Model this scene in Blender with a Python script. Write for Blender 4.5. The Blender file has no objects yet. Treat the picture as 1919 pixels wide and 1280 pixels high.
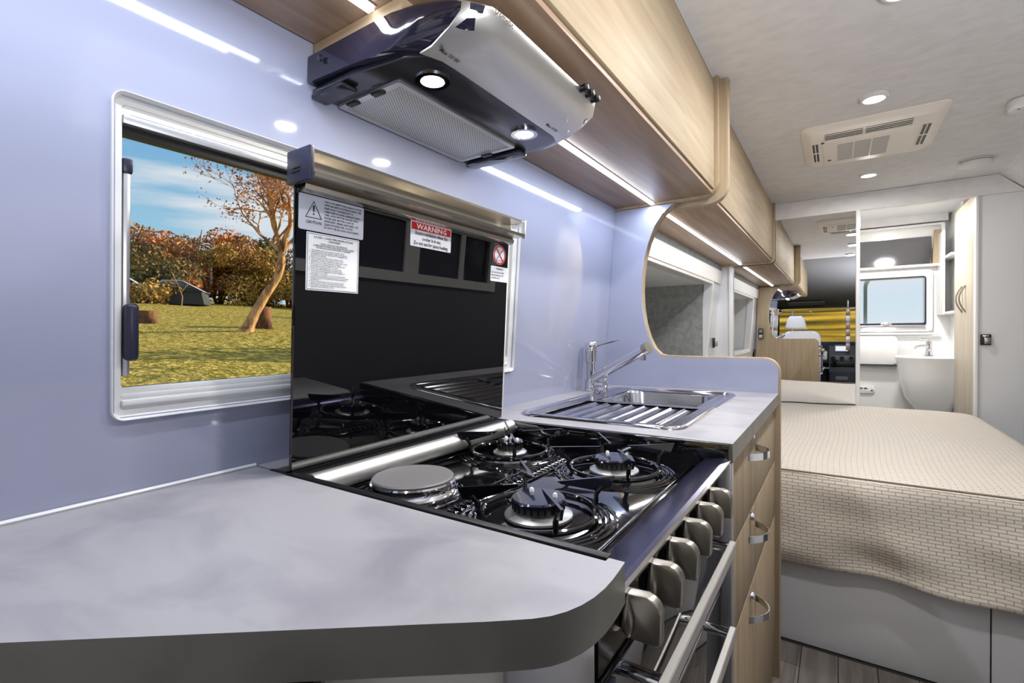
import bpy, bmesh, math, random
from mathutils import Vector, Matrix
random.seed(7)
sc = bpy.context.scene
C = sc.collection
PI = math.pi
EYE = 1.12                                   # camera height above the van floor; all z below are written relative to the eye

# ------------------------------------------------------------------ camera, sky, sun, exposure
cam_d = bpy.data.cameras.new('camera'); cam = bpy.data.objects.new('camera', cam_d); C.objects.link(cam)
yaw, pit, rol = math.radians(33.75), math.radians(-1.0), math.radians(-0.6)
f0 = Vector((-math.sin(yaw), math.cos(yaw), 0)); r0 = Vector((math.cos(yaw), math.sin(yaw), 0)); up = Vector((0, 0, 1))
f2 = f0*math.cos(pit) + up*math.sin(pit); u2 = up*math.cos(pit) - f0*math.sin(pit)
r3 = r0*math.cos(rol) + u2*math.sin(rol); u3 = u2*math.cos(rol) - r0*math.sin(rol)
M = Matrix((r3, u3, -f2)).transposed().to_4x4(); M.translation = (0, 0, EYE)
cam.matrix_world = M
cam_d.sensor_width = 36; cam_d.lens = 36*912/1919; cam_d.clip_start = .02; cam_d.clip_end = 500
sc.camera = cam
sc.view_settings.view_transform = 'Standard'; sc.view_settings.look = 'None'
sc.view_settings.gamma = 1; sc.view_settings.use_curve_mapping = False
sc.view_settings.exposure = -0.02
sc.cycles.use_denoising = True
sc.cycles.caustics_reflective = False; sc.cycles.caustics_refractive = False
sc.cycles.sample_clamp_indirect = 6

W = bpy.data.worlds.new('sky'); sc.world = W; W.use_nodes = True
n = W.node_tree; n.nodes.clear(); L = n.links.new
tc = n.nodes.new('ShaderNodeTexCoord')
sep = n.nodes.new('ShaderNodeSeparateXYZ'); L(tc.outputs['Generated'], sep.inputs[0])
grad = n.nodes.new('ShaderNodeValToRGB'); L(sep.outputs['Z'], grad.inputs[0])
cr = grad.color_ramp; cr.elements[0].position = 0.0; cr.elements[0].color = (.80, .90, .95, 1)
cr.elements[1].position = .7; cr.elements[1].color = (.10, .27, .60, 1)
e = cr.elements.new(.13); e.color = (.42, .68, .85, 1); e = cr.elements.new(.34); e.color = (.20, .46, .76, 1)
mp = n.nodes.new('ShaderNodeMapping'); mp.inputs['Scale'].default_value = (1.4, 1.4, 11); L(tc.outputs['Generated'], mp.inputs[0])
ns = n.nodes.new('ShaderNodeTexNoise'); ns.inputs['Scale'].default_value = 1.7; ns.inputs['Detail'].default_value = 6; L(mp.outputs[0], ns.inputs['Vector'])
cl = n.nodes.new('ShaderNodeValToRGB'); cl.color_ramp.elements[0].position = .42; cl.color_ramp.elements[1].position = .56; L(ns.outputs['Fac'], cl.inputs[0])
mx = n.nodes.new('ShaderNodeMix'); mx.data_type = 'RGBA'; L(cl.outputs[0], mx.inputs['Factor']); L(grad.outputs[0], mx.inputs['A']); mx.inputs['B'].default_value = (.82, .86, .92, 1)
bg = n.nodes.new('ShaderNodeBackground'); bg.inputs['Strength'].default_value = .95; L(mx.outputs['Result'], bg.inputs[0])
wo = n.nodes.new('ShaderNodeOutputWorld'); L(bg.outputs[0], wo.inputs[0])

sd = bpy.data.lights.new('sun', 'SUN'); sd.energy = 8.5; sd.color = (1, .80, .54); sd.angle = .009
sun = bpy.data.objects.new('sun', sd); C.objects.link(sun)
sun_dir = Vector((.34, .93, .35)).normalized()        # towards the sun
sun.rotation_euler = sun_dir.to_track_quat('Z', 'Y').to_euler(); sun.location = (0, 0, 12)

def lamp(name, loc, power, size=.07, color=(1, .97, .93), kind='AREA', size_y=None, rot=(0, 0, 0), spread=PI):
    d = bpy.data.lights.new(name, kind); d.energy = power; d.color = color
    if kind == 'AREA':
        d.shape = 'DISK' if size_y is None else 'RECTANGLE'; d.size = size
        if size_y: d.size_y = size_y
        d.spread = spread
    else:
        d.shadow_soft_size = size
    o = bpy.data.objects.new(name, d); C.objects.link(o); o.location = (loc[0], loc[1], loc[2]); o.rotation_euler = rot
    return o
for (x, y, p) in ((.112, 2.24, 6.0), (.143, 3.326, 5.0), (.134, 1.57, 10.0), (.12, .80, 7.0), (.45, .15, 7.0)):  # the last lamp is unseen, added to brighten the van
    lamp('downlight_lamp', (x, y, .838), p, .085)
lamp('hood_lamp', (-.508, .552, .378), 1.3, .03, (1, .96, .86))
lamp('hood_lamp', (-.500, .798, .378), 1.3, .03, (1, .96, .86))
lamp('led_strip_lamp', (-.545, 1.34, .452), 3.2, .012, (.78, .86, 1), size_y=.80)
lamp('led_strip_lamp', (-.545, .05, .452), 3.0, .012, (.78, .86, 1), size_y=.74)
lamp('led_strip_lamp', (-.545, 2.80, .452), 3.0, .012, (.92, .95, 1), size_y=1.75)
lamp('bathroom_lamp', (.35, 4.2, .80), 13.0, .12)
lamp('ceiling_fill', (.55, -.05, .02), 24.0, .42, (.97, .98, 1), rot=(math.radians(180-20), 0, 0))   # unseen fill light added to brighten the ceiling, facing up

# ------------------------------------------------------------------ materials
def col(r, g, b):                                    # sRGB 0..255 to linear
    f = lambda c: ((c/255+.055)/1.055)**2.4 if c/255 > .04045 else c/255/12.92
    return (f(r), f(g), f(b), 1)
def mat(name, c, rough=.5, metal=0., coat=0., noise=None, bump=None, emit=None, spec=.5, trans=0, ior=1.45, aniso=0, alpha=1):
    """noise=(scale xyz, detail, second colour, low, high); bump=(scale xyz, strength, distance)"""
    m = bpy.data.materials.new(name); m.use_nodes = True; t = m.node_tree; b = t.nodes['Principled BSDF']
    b.inputs['Base Color'].default_value = c; b.inputs['Roughness'].default_value = rough; b.inputs['Metallic'].default_value = metal
    b.inputs['Coat Weight'].default_value = coat; b.inputs['Coat Roughness'].default_value = .05
    b.inputs['Specular IOR Level'].default_value = spec; b.inputs['Transmission Weight'].default_value = trans; b.inputs['IOR'].default_value = ior
    b.inputs['Anisotropic'].default_value = aniso; b.inputs['Alpha'].default_value = alpha
    tcn = t.nodes.new('ShaderNodeTexCoord')
    def nz(scale, detail, dist=0):
        mpn = t.nodes.new('ShaderNodeMapping'); mpn.inputs['Scale'].default_value = scale; t.links.new(tcn.outputs['Object'], mpn.inputs[0])
        q = t.nodes.new('ShaderNodeTexNoise'); q.inputs['Scale'].default_value = 1; q.inputs['Detail'].default_value = detail; q.inputs['Distortion'].default_value = dist
        t.links.new(mpn.outputs[0], q.inputs['Vector']); return q
    if noise:
        q = nz(noise[0], noise[1], .6); r = t.nodes.new('ShaderNodeValToRGB'); r.color_ramp.elements[0].position = noise[3]; r.color_ramp.elements[1].position = noise[4]
        r.color_ramp.elements[0].color = c; r.color_ramp.elements[1].color = noise[2]
        t.links.new(q.outputs['Fac'], r.inputs[0]); t.links.new(r.outputs[0], b.inputs['Base Color'])
    if bump:
        q = nz(bump[0], 5); bm_ = t.nodes.new('ShaderNodeBump'); bm_.inputs['Strength'].default_value = bump[1]; bm_.inputs['Distance'].default_value = bump[2]
        t.links.new(q.outputs['Fac'], bm_.inputs['Height']); t.links.new(bm_.outputs[0], b.inputs['Normal'])
    if emit:
        b.inputs['Emission Color'].default_value = emit[0]; b.inputs['Emission Strength'].default_value = emit[1]
    return m
m_oak = mat('oak_veneer_along_van', col(174, 157, 131), .56, noise=((34, 2.2, 34), 6, col(154, 135, 109), .36, .72), bump=((60, 3, 60), .12, .002))
m_oak_v = mat('oak_veneer_upright', col(172, 154, 128), .56, noise=((34, 34, 2.2), 6, col(152, 132, 105), .36, .72), bump=((60, 60, 3), .12, .002))
m_oak_u = mat('oak_veneer_shaded', col(168, 142, 118), .36, noise=((30, 1.8, 30), 6, col(136, 108, 86), .35, .72), bump=((60, 3, 60), .12, .002))  # browner shade under the lockers is put into the colour
m_oak_x = mat('oak_veneer_across_van', col(196, 174, 142), .42, noise=((2.2, 34, 34), 6, col(166, 140, 106), .40, .68))
m_purple = mat('periwinkle_acrylic', col(155, 159, 182), .07, coat=.5, spec=.5)
m_bench = mat('grey_stone_laminate', col(156, 154, 159), .38, noise=((7, 12, 9), 12, col(132, 130, 138), .46, .74), bump=((90, 90, 90), .06, .001))
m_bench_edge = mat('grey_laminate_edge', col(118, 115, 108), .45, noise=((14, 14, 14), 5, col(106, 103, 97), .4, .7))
m_white = mat('white_moulding', col(226, 226, 226), .38)
m_white_g = mat('white_gloss_panel', col(226, 227, 230), .22, coat=.2)
m_cream = mat('cream_plastic', col(240, 234, 226), .45)
m_liner = mat('pale_lining_carpet', col(230, 229, 231), .95, noise=((14, 22, 22), 9, col(220, 219, 221), .36, .72), bump=((300, 300, 300), .15, .001))
m_liner_g = mat('grey_wall_carpet', col(158, 160, 158), .95, noise=((30, 30, 30), 8, col(136, 138, 136), .38, .70), bump=((240, 240, 240), .35, .002))
m_liner_d = mat('dark_cab_headliner', col(140, 140, 144), .9, bump=((240, 240, 240), .2, .001))
m_black_g = mat('black_enamel', col(11, 11, 15), .07, coat=1.0)
m_black = mat('matt_black', col(15, 15, 18), .42)
m_glass_k = mat('black_glass', col(7, 7, 11), .015, coat=0, spec=.9)
m_steel = mat('brushed_steel', col(222, 220, 218), .42, 1, bump=((8, 900, 900), .05, .001))
m_rail = mat('taupe_anodised_rail', col(196, 190, 180), .24, 1)
m_satin = mat('satin_nickel', col(168, 162, 152), .33, 1)
m_chrome = mat('chrome', col(225, 225, 230), .06, 1)
m_sink = mat('polished_sink_steel', col(190, 190, 196), .16, 1)
m_hoodk = mat('gloss_navy_hood_plastic', col(34, 33, 50), .12, coat=.9)
m_hoodu = mat('dark_grey_hood_steel', col(74, 74, 82), .22, .8)
m_alu = mat('aluminium', col(200, 200, 204), .32, .9)
m_navy = mat('dark_blue_plastic', col(36, 36, 58), .35)
m_print = mat('black_print', col(20, 20, 22), .6)
m_printw = mat('white_print', col(238, 238, 238), .6)
m_paper = mat('white_sticker', col(218, 220, 228), .4)
m_silver_s = mat('silver_sticker', col(178, 182, 196), .35, .15)
m_red = mat('red_print', col(186, 24, 28), .5)
m_mirror = mat('mirror_silver', (.88, .89, .9, 1), .004, 1)
m_pane = bpy.data.materials.new('clear_glazing'); m_pane.use_nodes = True
t = m_pane.node_tree; t.nodes.clear(); o_ = t.nodes.new('ShaderNodeOutputMaterial'); ms_ = t.nodes.new('ShaderNodeMixShader'); tr = t.nodes.new('ShaderNodeBsdfTransparent'); gl = t.nodes.new('ShaderNodeBsdfGlossy')
tr.inputs[0].default_value = (.96, .98, .98, 1); gl.inputs['Roughness'].default_value = .01; fr = t.nodes.new('ShaderNodeFresnel'); fr.inputs[0].default_value = 1.3
t.links.new(fr.outputs[0], ms_.inputs[0]); t.links.new(tr.outputs[0], ms_.inputs[1]); t.links.new(gl.outputs[0], ms_.inputs[2]); t.links.new(ms_.outputs[0], o_.inputs[0])
m_frost = mat('frosted_pane', col(250, 253, 255), .3, trans=1.0, ior=1.1)
m_led = mat('led_diffuser', (1, 1, 1, 1), .5, emit=((.86, .92, 1, 1), 12))
m_bulb = mat('lit_lamp_lens', (1, 1, 1, 1), .5, emit=((1, .97, .9, 1), 14))
m_bulb2 = mat('lit_downlight_lens', (1, 1, 1, 1), .5, emit=((1, .98, .94, 1), 6))
m_seat = mat('white_leather', col(222, 220, 220), .5, bump=((60, 60, 60), .15, .002))
m_dash = mat('charcoal_dash', col(62, 64, 74), .45)
m_dash2 = mat('grey_dash', col(122, 126, 138), .4)
m_disp = mat('lit_radio_display', col(200, 210, 220), .4, emit=((.9, .92, .95, 1), .8))
m_ceramic = mat('white_gelcoat', col(236, 236, 236), .2, coat=.3)
m_tint = mat('tinted_mirror_flap', col(128, 128, 134), .06, .9)
m_oak_p = mat('pale_oak_upright', col(190, 180, 162), .4, noise=((34, 34, 2.2), 6, col(172, 160, 140), .36, .72))
m_screen = mat('filter_mesh', col(178, 178, 174), .38, .85)
t = m_screen.node_tree; b_ = t.nodes['Principled BSDF']; tcn = t.nodes.new('ShaderNodeTexCoord'); vr = t.nodes.new('ShaderNodeTexBrick'); mp2 = t.nodes.new('ShaderNodeMapping'); mp2.inputs['Rotation'].default_value = (0, 0, 0); mp2.inputs['Scale'].default_value = (1, 1, 1)
vr.inputs['Scale'].default_value = 1; vr.inputs['Brick Width'].default_value = .0052; vr.inputs['Row Height'].default_value = .0036; vr.inputs['Mortar Size'].default_value = .0009
vr.inputs['Color1'].default_value = col(70, 70, 72); vr.inputs['Color2'].default_value = col(96, 96, 98); vr.inputs['Mortar'].default_value = col(215, 215, 212)
t.links.new(tcn.outputs['Object'], mp2.inputs[0]); t.links.new(mp2.outputs[0], vr.inputs['Vector']); t.links.new(vr.outputs['Color'], b_.inputs['Base Color'])
m_perf = m_screen

# quilted bedspread: basket-weave stitching as bump in UV metres
m_spread = bpy.data.materials.new('quilted_bedspread'); m_spread.use_nodes = True
t = m_spread.node_tree; b_ = t.nodes['Principled BSDF']; b_.inputs['Roughness'].default_value = .55; b_.inputs['Sheen Weight'].default_value = .3
uv = t.nodes.new('ShaderNodeUVMap'); br = t.nodes.new('ShaderNodeTexBrick'); t.links.new(uv.outputs[0], br.inputs['Vector'])
br.inputs['Scale'].default_value = 1; br.inputs['Brick Width'].default_value = .036; br.inputs['Row Height'].default_value = .0115; br.inputs['Mortar Size'].default_value = .0011; br.inputs['Mortar Smooth'].default_value = .6
for k in ('Color1', 'Color2'): br.inputs[k].default_value = col(206, 197, 184)
br.inputs['Color2'].default_value = col(201, 192, 179); br.inputs['Mortar'].default_value = col(158, 147, 135)
t.links.new(br.outputs['Color'], b_.inputs['Base Color'])
inv = t.nodes.new('ShaderNodeMath'); inv.operation = 'SUBTRACT'; inv.inputs[0].default_value = 1; t.links.new(br.outputs['Fac'], inv.inputs[1])
bp = t.nodes.new('ShaderNodeBump'); bp.inputs['Strength'].default_value = 1; bp.inputs['Distance'].default_value = .0032; t.links.new(inv.outputs[0], bp.inputs['Height']); t.links.new(bp.outputs[0], b_.inputs['Normal'])

m_planks = [mat('grey_oak_plank', col(*a), .42, noise=((40, 3, 10), 8, col(*b), .36, .70), bump=((80, 5, 20), .25, .002)) for a, b in
            (((112, 106, 102), (78, 72, 68)), ((100, 95, 92), (66, 61, 58)), ((122, 115, 110), (84, 78, 74)))]
m_floor = mat('plank_joint_dark', col(38, 36, 34), .8)

# grass: green lawn beside the van, dry gold field ahead of it
m_grass = bpy.data.materials.new('grass_ground'); m_grass.use_nodes = True
t = m_grass.node_tree; b_ = t.nodes['Principled BSDF']; b_.inputs['Roughness'].default_value = .95; b_.inputs['Specular IOR Level'].default_value = .1
g = t.nodes.new('ShaderNodeNewGeometry')
def gn(scale, det):
    q = t.nodes.new('ShaderNodeTexNoise'); q.inputs['Scale'].default_value = scale; q.inputs['Detail'].default_value = det; t.links.new(g.outputs['Position'], q.inputs['Vector']); return q
def gramp(q, cols):
    r = t.nodes.new('ShaderNodeValToRGB'); r.color_ramp.elements[0].position = cols[0][0]; r.color_ramp.elements[0].color = cols[0][1]
    r.color_ramp.elements[1].position = cols[-1][0]; r.color_ramp.elements[1].color = cols[-1][1]
    for p, c_ in cols[1:-1]: r.color_ramp.elements.new(p).color = c_
    t.links.new(q.outputs['Fac'], r.inputs[0]); return r
ra = gramp(gn(7.0, 12), [(.34, col(104, 102, 40)), (.5, col(154, 142, 66)), (.66, col(206, 184, 108))])
qb = t.nodes.new('ShaderNodeTexNoise'); qb.inputs['Scale'].default_value = 1; qb.inputs['Detail'].default_value = 9; mb_ = t.nodes.new('ShaderNodeMapping'); mb_.inputs['Scale'].default_value = (.10, .55, .55); t.links.new(g.outputs['Position'], mb_.inputs[0]); t.links.new(mb_.outputs[0], qb.inputs['Vector'])
rb = gramp(qb, [(.38, col(74, 66, 16)), (.47, col(150, 124, 30)), (.54, col(196, 160, 48)), (.68, col(220, 190, 86))])
sx = t.nodes.new('ShaderNodeSeparateXYZ'); t.links.new(g.outputs['Position'], sx.inputs[0])
mr = t.nodes.new('ShaderNodeMapRange'); mr.inputs['From Min'].default_value = -3; mr.inputs['From Max'].default_value = -9; t.links.new(sx.outputs['Y'], mr.inputs['Value'])
mm = t.nodes.new('ShaderNodeMix'); mm.data_type = 'RGBA'; t.links.new(mr.outputs[0], mm.inputs['Factor']); t.links.new(ra.outputs[0], mm.inputs['A']); t.links.new(rb.outputs[0], mm.inputs['B'])
t.links.new(mm.outputs['Result'], b_.inputs['Base Color'])
bq = t.nodes.new('ShaderNodeBump'); bq.inputs['Strength'].default_value = 1; bq.inputs['Distance'].default_value = .10; q = gn(14, 12); t.links.new(q.outputs['Fac'], bq.inputs['Height']); t.links.new(bq.outputs[0], b_.inputs['Normal'])
m_bark = mat('pale_gum_bark', col(206, 160, 112), .85, noise=((5, 5, 2), 6, col(92, 62, 40), .42, .66), bump=((14, 14, 6), .6, .04))
m_bark_d = mat('brown_bark', col(120, 82, 54), .9, noise=((9, 9, 3), 6, col(62, 40, 26), .4, .7))
def leafmat(name, a, b):
    m = mat(name, col(*a), .7, noise=((1.2, 1.2, 1.2), 5, col(*b), .38, .66)); return m
m_leaf_o = leafmat('orange_foliage', (214, 134, 66), (150, 92, 48))
m_leaf_b = leafmat('brown_foliage', (186, 136, 82), (128, 96, 54))
m_leaf_g = leafmat('olive_foliage', (124, 112, 58), (70, 70, 34))
m_leaf_y = leafmat('yellow_green_foliage', (190, 152, 74), (130, 112, 54))
m_canvas = mat('blue_grey_canvas', col(176, 190, 210), .6)
m_canvas_d = mat('dark_canvas', col(52, 56, 62), .8)

# ------------------------------------------------------------------ builders
class MB:
    def __init__(s): s.bm = bmesh.new()
    def _bev(s, vs, b, seg=2):
        if b > 0:
            ed = list({e for v in vs for e in v.link_edges})
            bmesh.ops.bevel(s.bm, geom=ed, offset=b, segments=seg, affect='EDGES', profile=.5, clamp_overlap=True)
    def box(s, x0, x1, y0, y1, z0, z1, b=0, seg=2):
        vs = [s.bm.verts.new((x, y, z)) for x in (x0, x1) for y in (y0, y1) for z in (z0, z1)]
        for f in ((0, 1, 3, 2), (4, 6, 7, 5), (0, 4, 5, 1), (2, 3, 7, 6), (0, 2, 6, 4), (1, 5, 7, 3)): s.bm.faces.new([vs[i] for i in f])
        s._bev(vs, b, seg); return s
    def _p(s, ax, a, u, v): return {'x': (a, u, v), 'y': (u, a, v), 'z': (u, v, a)}[ax]
    def prism(s, pts, ax, a0, a1, b=0, seg=2, capbev=False):
        A = [s.bm.verts.new(s._p(ax, a0, *p)) for p in pts]; B = [s.bm.verts.new(s._p(ax, a1, *p)) for p in pts]
        N = len(pts); s.bm.faces.new(A[::-1]); s.bm.faces.new(B)
        for i in range(N): s.bm.faces.new((A[i], A[(i+1) % N], B[(i+1) % N], B[i]))
        if b:
            ed = []
            for R in (A, B):
                for i in range(N):
                    e = s.bm.edges.get((R[i], R[(i+1) % N]))
                    if e: ed.append(e)
            bmesh.ops.bevel(s.bm, geom=ed, offset=b, segments=seg, affect='EDGES', profile=.5, clamp_overlap=True)
        return s
    def ring(s, o, i, ax, a0, a1):
        N = len(o); R = [[s.bm.verts.new(s._p(ax, a, *p)) for p in P] for a in (a0, a1) for P in (o, i)]
        for k in range(N):
            j = (k+1) % N
            for (P, Q) in ((0, 1), (1, 3), (3, 2), (2, 0)): s.bm.faces.new((R[P][k], R[P][j], R[Q][j], R[Q][k]))
        return s
    def tube(s, pts, r, n=10, closed=False, caps=True, flat=1.0):
        pts = [Vector(p) for p in pts]; N = len(pts); rs = r if isinstance(r, (list, tuple)) else [r]*N
        rings = []; prev = None
        for i, p in enumerate(pts):
            a = pts[(i-1) % N] if (closed or i > 0) else p; c = pts[(i+1) % N] if (closed or i < N-1) else p
            d = (c-a).normalized()
            if prev is None:
                ref = Vector((0, 0, 1)) if abs(d.z) < .9 else Vector((0, 1, 0)); nrm = d.cross(ref).normalized()
            else: nrm = (prev - d*prev.dot(d)).normalized()
            prev = nrm; bi = d.cross(nrm)
            rings.append([s.bm.verts.new(p + (nrm*math.cos(2*PI*k/n)*flat + bi*math.sin(2*PI*k/n))*rs[i]) for k in range(n)])
        for i in range(N if closed else N-1):
            A, B = rings[i], rings[(i+1) % N]
            for k in range(n): s.bm.faces.new((A[k], A[(k+1) % n], B[(k+1) % n], B[k]))
        if caps and not closed: s.bm.faces.new(rings[0][::-1]); s.bm.faces.new(rings[-1])
        return s
    def lathe(s, prof, c=(0, 0, 0), ax='z', n=28, sx=1, sy=1):
        rings = []
        for r, h in prof:
            if r < 1e-6: rings.append([s.bm.verts.new(s._q(ax, c, 0, 0, h))])
            else: rings.append([s.bm.verts.new(s._q(ax, c, r*sx*math.cos(2*PI*k/n), r*sy*math.sin(2*PI*k/n), h)) for k in range(n)])
        for A, B in zip(rings, rings[1:]):
            for k in range(n):
                j = (k+1) % n
                if len(A) == 1 and len(B) == 1: continue
                if len(A) == 1: s.bm.faces.new((A[0], B[k], B[j]))
                elif len(B) == 1: s.bm.faces.new((A[k], A[j], B[0]))
                else: s.bm.faces.new((A[k], A[j], B[j], B[k]))
        for R in (rings[0], rings[-1]):
            if len(R) > 1: s.bm.faces.new(R)
        return s
    def _q(s, ax, c, u, v, h): return Vector(c) + Vector({'z': (u, v, h), 'x': (h, u, v), 'y': (u, h, v)}[ax])
    def plate(s, us, vs, holes, ax, a0, a1, step=None):
        """slab in a plane with rectangular holes; us, vs ranges; holes (u0,u1,v0,v1)"""
        U = sorted({us[0], us[1], *[h[0] for h in holes], *[h[1] for h in holes]}); V = sorted({vs[0], vs[1], *[h[2] for h in holes], *[h[3] for h in holes]})
        vt = {}
        def g(i, j, k):
            if (i, j, k) not in vt: vt[(i, j, k)] = s.bm.verts.new(s._p(ax, (a0, a1)[k], U[i], V[j]))
            return vt[(i, j, k)]
        def solid(i, j):
            if i < 0 or j < 0 or i >= len(U)-1 or j >= len(V)-1: return False
            cu, cv = (U[i]+U[i+1])/2, (V[j]+V[j+1])/2
            return not any(h[0] < cu < h[1] and h[2] < cv < h[3] for h in holes)
        for i in range(len(U)-1):
            for j in range(len(V)-1):
                if not solid(i, j): continue
                for k in (0, 1): s.bm.faces.new((g(i, j, k), g(i+1, j, k), g(i+1, j+1, k), g(i, j+1, k)))
                if not solid(i-1, j): s.bm.faces.new((g(i, j, 0), g(i, j, 1), g(i, j+1, 1), g(i, j+1, 0)))
                if not solid(i+1, j): s.bm.faces.new((g(i+1, j, 0), g(i+1, j, 1), g(i+1, j+1, 1), g(i+1, j+1, 0)))
                if not solid(i, j-1): s.bm.faces.new((g(i, j, 0), g(i, j, 1), g(i+1, j, 1), g(i+1, j, 0)))
                if not solid(i, j+1): s.bm.faces.new((g(i, j+1, 0), g(i, j+1, 1), g(i+1, j+1, 1), g(i+1, j+1, 0)))
        return s
    def lean(s, off, k):
        for v in s.bm.verts: v.co.x += off + k*v.co.z
        return s
    def xf(s, m):
        s.bm.transform(m); return s
    def build(s, name, m, parent=None, smooth=35):
        bmesh.ops.recalc_face_normals(s.bm, faces=s.bm.faces)
        me = bpy.data.meshes.new(name)
        o = bpy.data.objects.new(name, me); C.objects.link(o)
        off = Vector((0, 0, 0))
        if parent:
            r = parent
            while r.parent: r = r.parent
            off = r.location.copy() if not r.get('local') else off; o.parent = parent
        if off.length: bmesh.ops.translate(s.bm, verts=s.bm.verts, vec=-off)
        if smooth:
            for f in s.bm.faces: f.smooth = True
            lim = math.radians(smooth)
            for e in s.bm.edges:
                if len(e.link_faces) == 2 and e.calc_face_angle(4) > lim: e.smooth = False
        s.bm.to_mesh(me); s.bm.free()
        for q in (m if isinstance(m, (list, tuple)) else [m]): me.materials.append(q)
        return o
def thing(name, label, cat, loc, group=None, local=False):
    o = bpy.data.objects.new(name, None); C.objects.link(o); o.location = loc; o.empty_display_size = .02
    o['label'] = label; o['category'] = cat
    if group: o['group'] = group
    if local: o['local'] = 1
    return o
def tag(o, label, cat, group=None):
    o['label'] = label; o['category'] = cat
    if group: o['group'] = group
    return o
def struct(o): o['kind'] = 'structure'; return o
def copy_thing(root, loc, rotz=None, label=None):
    def rec(o, p):
        c = o.copy(); C.objects.link(c)
        if p: c.parent = p
        for ch in o.children: rec(ch, c)
        return c
    r = rec(root, None); r.location = loc
    if rotz is not None: r.rotation_euler.z = rotz
    if label: r['label'] = label
    return r
def rrect(u0, u1, v0, v1, r, n=6):
    P = []
    for cu, cv, a in ((u1-r, v1-r, 0), (u0+r, v1-r, PI/2), (u0+r, v0+r, PI), (u1-r, v0+r, 3*PI/2)):
        for k in range(n+1): P.append((cu+r*math.cos(a+PI/2*k/n), cv+r*math.sin(a+PI/2*k/n)))
    return P
def text(name, s, size, org, right, upv, m, parent, align='LEFT', sx=1.0, line=1.0):
    cu = bpy.data.curves.new(name, 'FONT'); cu.body = s; cu.size = size; cu.align_x = align; cu.resolution_u = 1; cu.space_line = line; cu.offset = size*.018
    to = bpy.data.objects.new(name, cu); C.objects.link(to); bpy.context.view_layer.update()
    me = bpy.data.meshes.new_from_object(to); bpy.data.objects.remove(to)
    R = Vector(right).normalized(); U = Vector(upv).normalized(); N = R.cross(U)
    r = parent
    while r.parent: r = r.parent
    off = r.location
    for v in me.vertices: v.co = Vector(org) + R*v.co.x*sx + U*v.co.y + N*v.co.z - off
    me.materials.clear(); me.materials.append(m)
    o = bpy.data.objects.new(name, me); C.objects.link(o); o.parent = parent
    return o
WOFF, WK = -.73, .075                                # the left wall leans in: x = WOFF + WK*z
wx = lambda z: WOFF + WK*z
FLOOR = -EYE

# ------------------------------------------------------------------ room shell
fl = struct(MB().box(-.95, 1.02, -2.0, 5.1, FLOOR-.05, FLOOR-.004).build('floor', m_floor))
k = 0
proto = {}
for i in range(9):
    x0 = -.210+i*.107; y = -.9 - .31*(i % 3)
    while y < 1.985:
        y1 = min(y+.92, 1.985); a = max(y, -.9)
        MB().box(x0+.0012, x0+.1058, a+.0015, y1-.0015, FLOOR-.004, FLOOR, .0009, 1).build('plank', m_planks[(i*2+k) % 3], fl, 0); k += 1
        y = y1
# left wall: purple acrylic over the galley, pale lining beyond, with window and recess openings
WIN = (.2235, 1.0995, -.0995, .2885)
wl = MB().plate((-.30, 1.75), (-.32, .47), [WIN], 'x', -.004, 0).lean(WOFF, WK).build('wall_left', m_purple); struct(wl)
MB().plate((-.30, 1.75), (FLOOR, .95), [WIN], 'x', -.05, -.005).lean(WOFF, WK).build('inner_skin', m_white, wl)
REC = (2.07, 3.50, -.19, .318)
wl2 = struct(MB().plate((1.75, 3.80), (FLOOR, .95), [REC], 'x', -.05, 0).lean(WOFF, WK).build('wall_left_rear', m_white_g))
b = MB(); b.ring([(REC[0]-.03, REC[2]-.03), (REC[1]+.03, REC[2]-.03), (REC[1]+.03, REC[3]+.02), (REC[0]-.03, REC[3]+.02)], [(REC[0], REC[2]), (REC[1], REC[2]), (REC[1], REC[3]), (REC[0], REC[3])], 'x', 0, .008); b.lean(WOFF, WK).build('recess_frame', m_cream, wl2)
MB().box(-1.26, -.765, REC[1]-.004, REC[1]+.03, -.3, .42).build('recess_end', m_liner_g, wl2)
MB().box(-1.30, -1.25, REC[0]-.05, REC[1]+.03, -.3, .42).build('recess_back', m_liner_g, wl2)
MB().box(-1.30, -.725, REC[0]-.05, REC[1]+.03, .320, .36).build('recess_top', m_white, wl2)
MB().box(-1.30, -.76, REC[0]-.05, REC[1]+.03, -.22, -.192).build('recess_shelf', m_liner_g, wl2)
MB().box(-1.30, -.76, REC[0]-.05, REC[0]-.01, -.3, .42).build('recess_near_end', m_white, wl2)
MB().plate((1.80, 3.76), (.335, .425), [], 'x', 0, .012).lean(WOFF, WK).build('soffit_strip', m_cream, wl2)
MB().plate((1.80, 3.76), (.427, .466), [], 'x', 0, .004).lean(WOFF, WK).build('upper_lining', m_liner_g, wl2)
# ceiling with folded right edge
cp = [(-.78, .855), (.745, .855), (.865, .745), (1.0, .50), (1.03, .50), (.90, .78), (.77, .89), (-.78, .89)]
struct(MB().prism(cp, 'y', .60, 3.78).build('ceiling', m_liner))
struct(MB().prism([(-.78, .855), (.745, .855), (.93, .70), (.93, .9), (-.78, .9)], 'y', 3.78, 5.1).build('ceiling_bathroom', m_white))
struct(MB().prism([(.60, .855), (.60, .89), (-.1, .86), (-1.75, .44), (-1.75, .38), (-.15, .80)], 'x', -.86, .96).build('ceiling_cab', m_liner_d))
wr = struct(MB().plate((-.30, 3.78), (FLOOR, .56), [(1.35, 3.02, .16, .50)], 'x', .98, 1.03).build('wall_right', mat('dim_grey_panel', col(104, 104, 106), .6)))
w3 = struct(MB().ring([(1.31, .12), (3.06, .12), (3.06, .53), (1.31, .53)], [(1.37, .18), (3.0, .18), (3.0, .49), (1.37, .49)], 'x', .955, .99).build('window_3', m_white))
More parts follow.
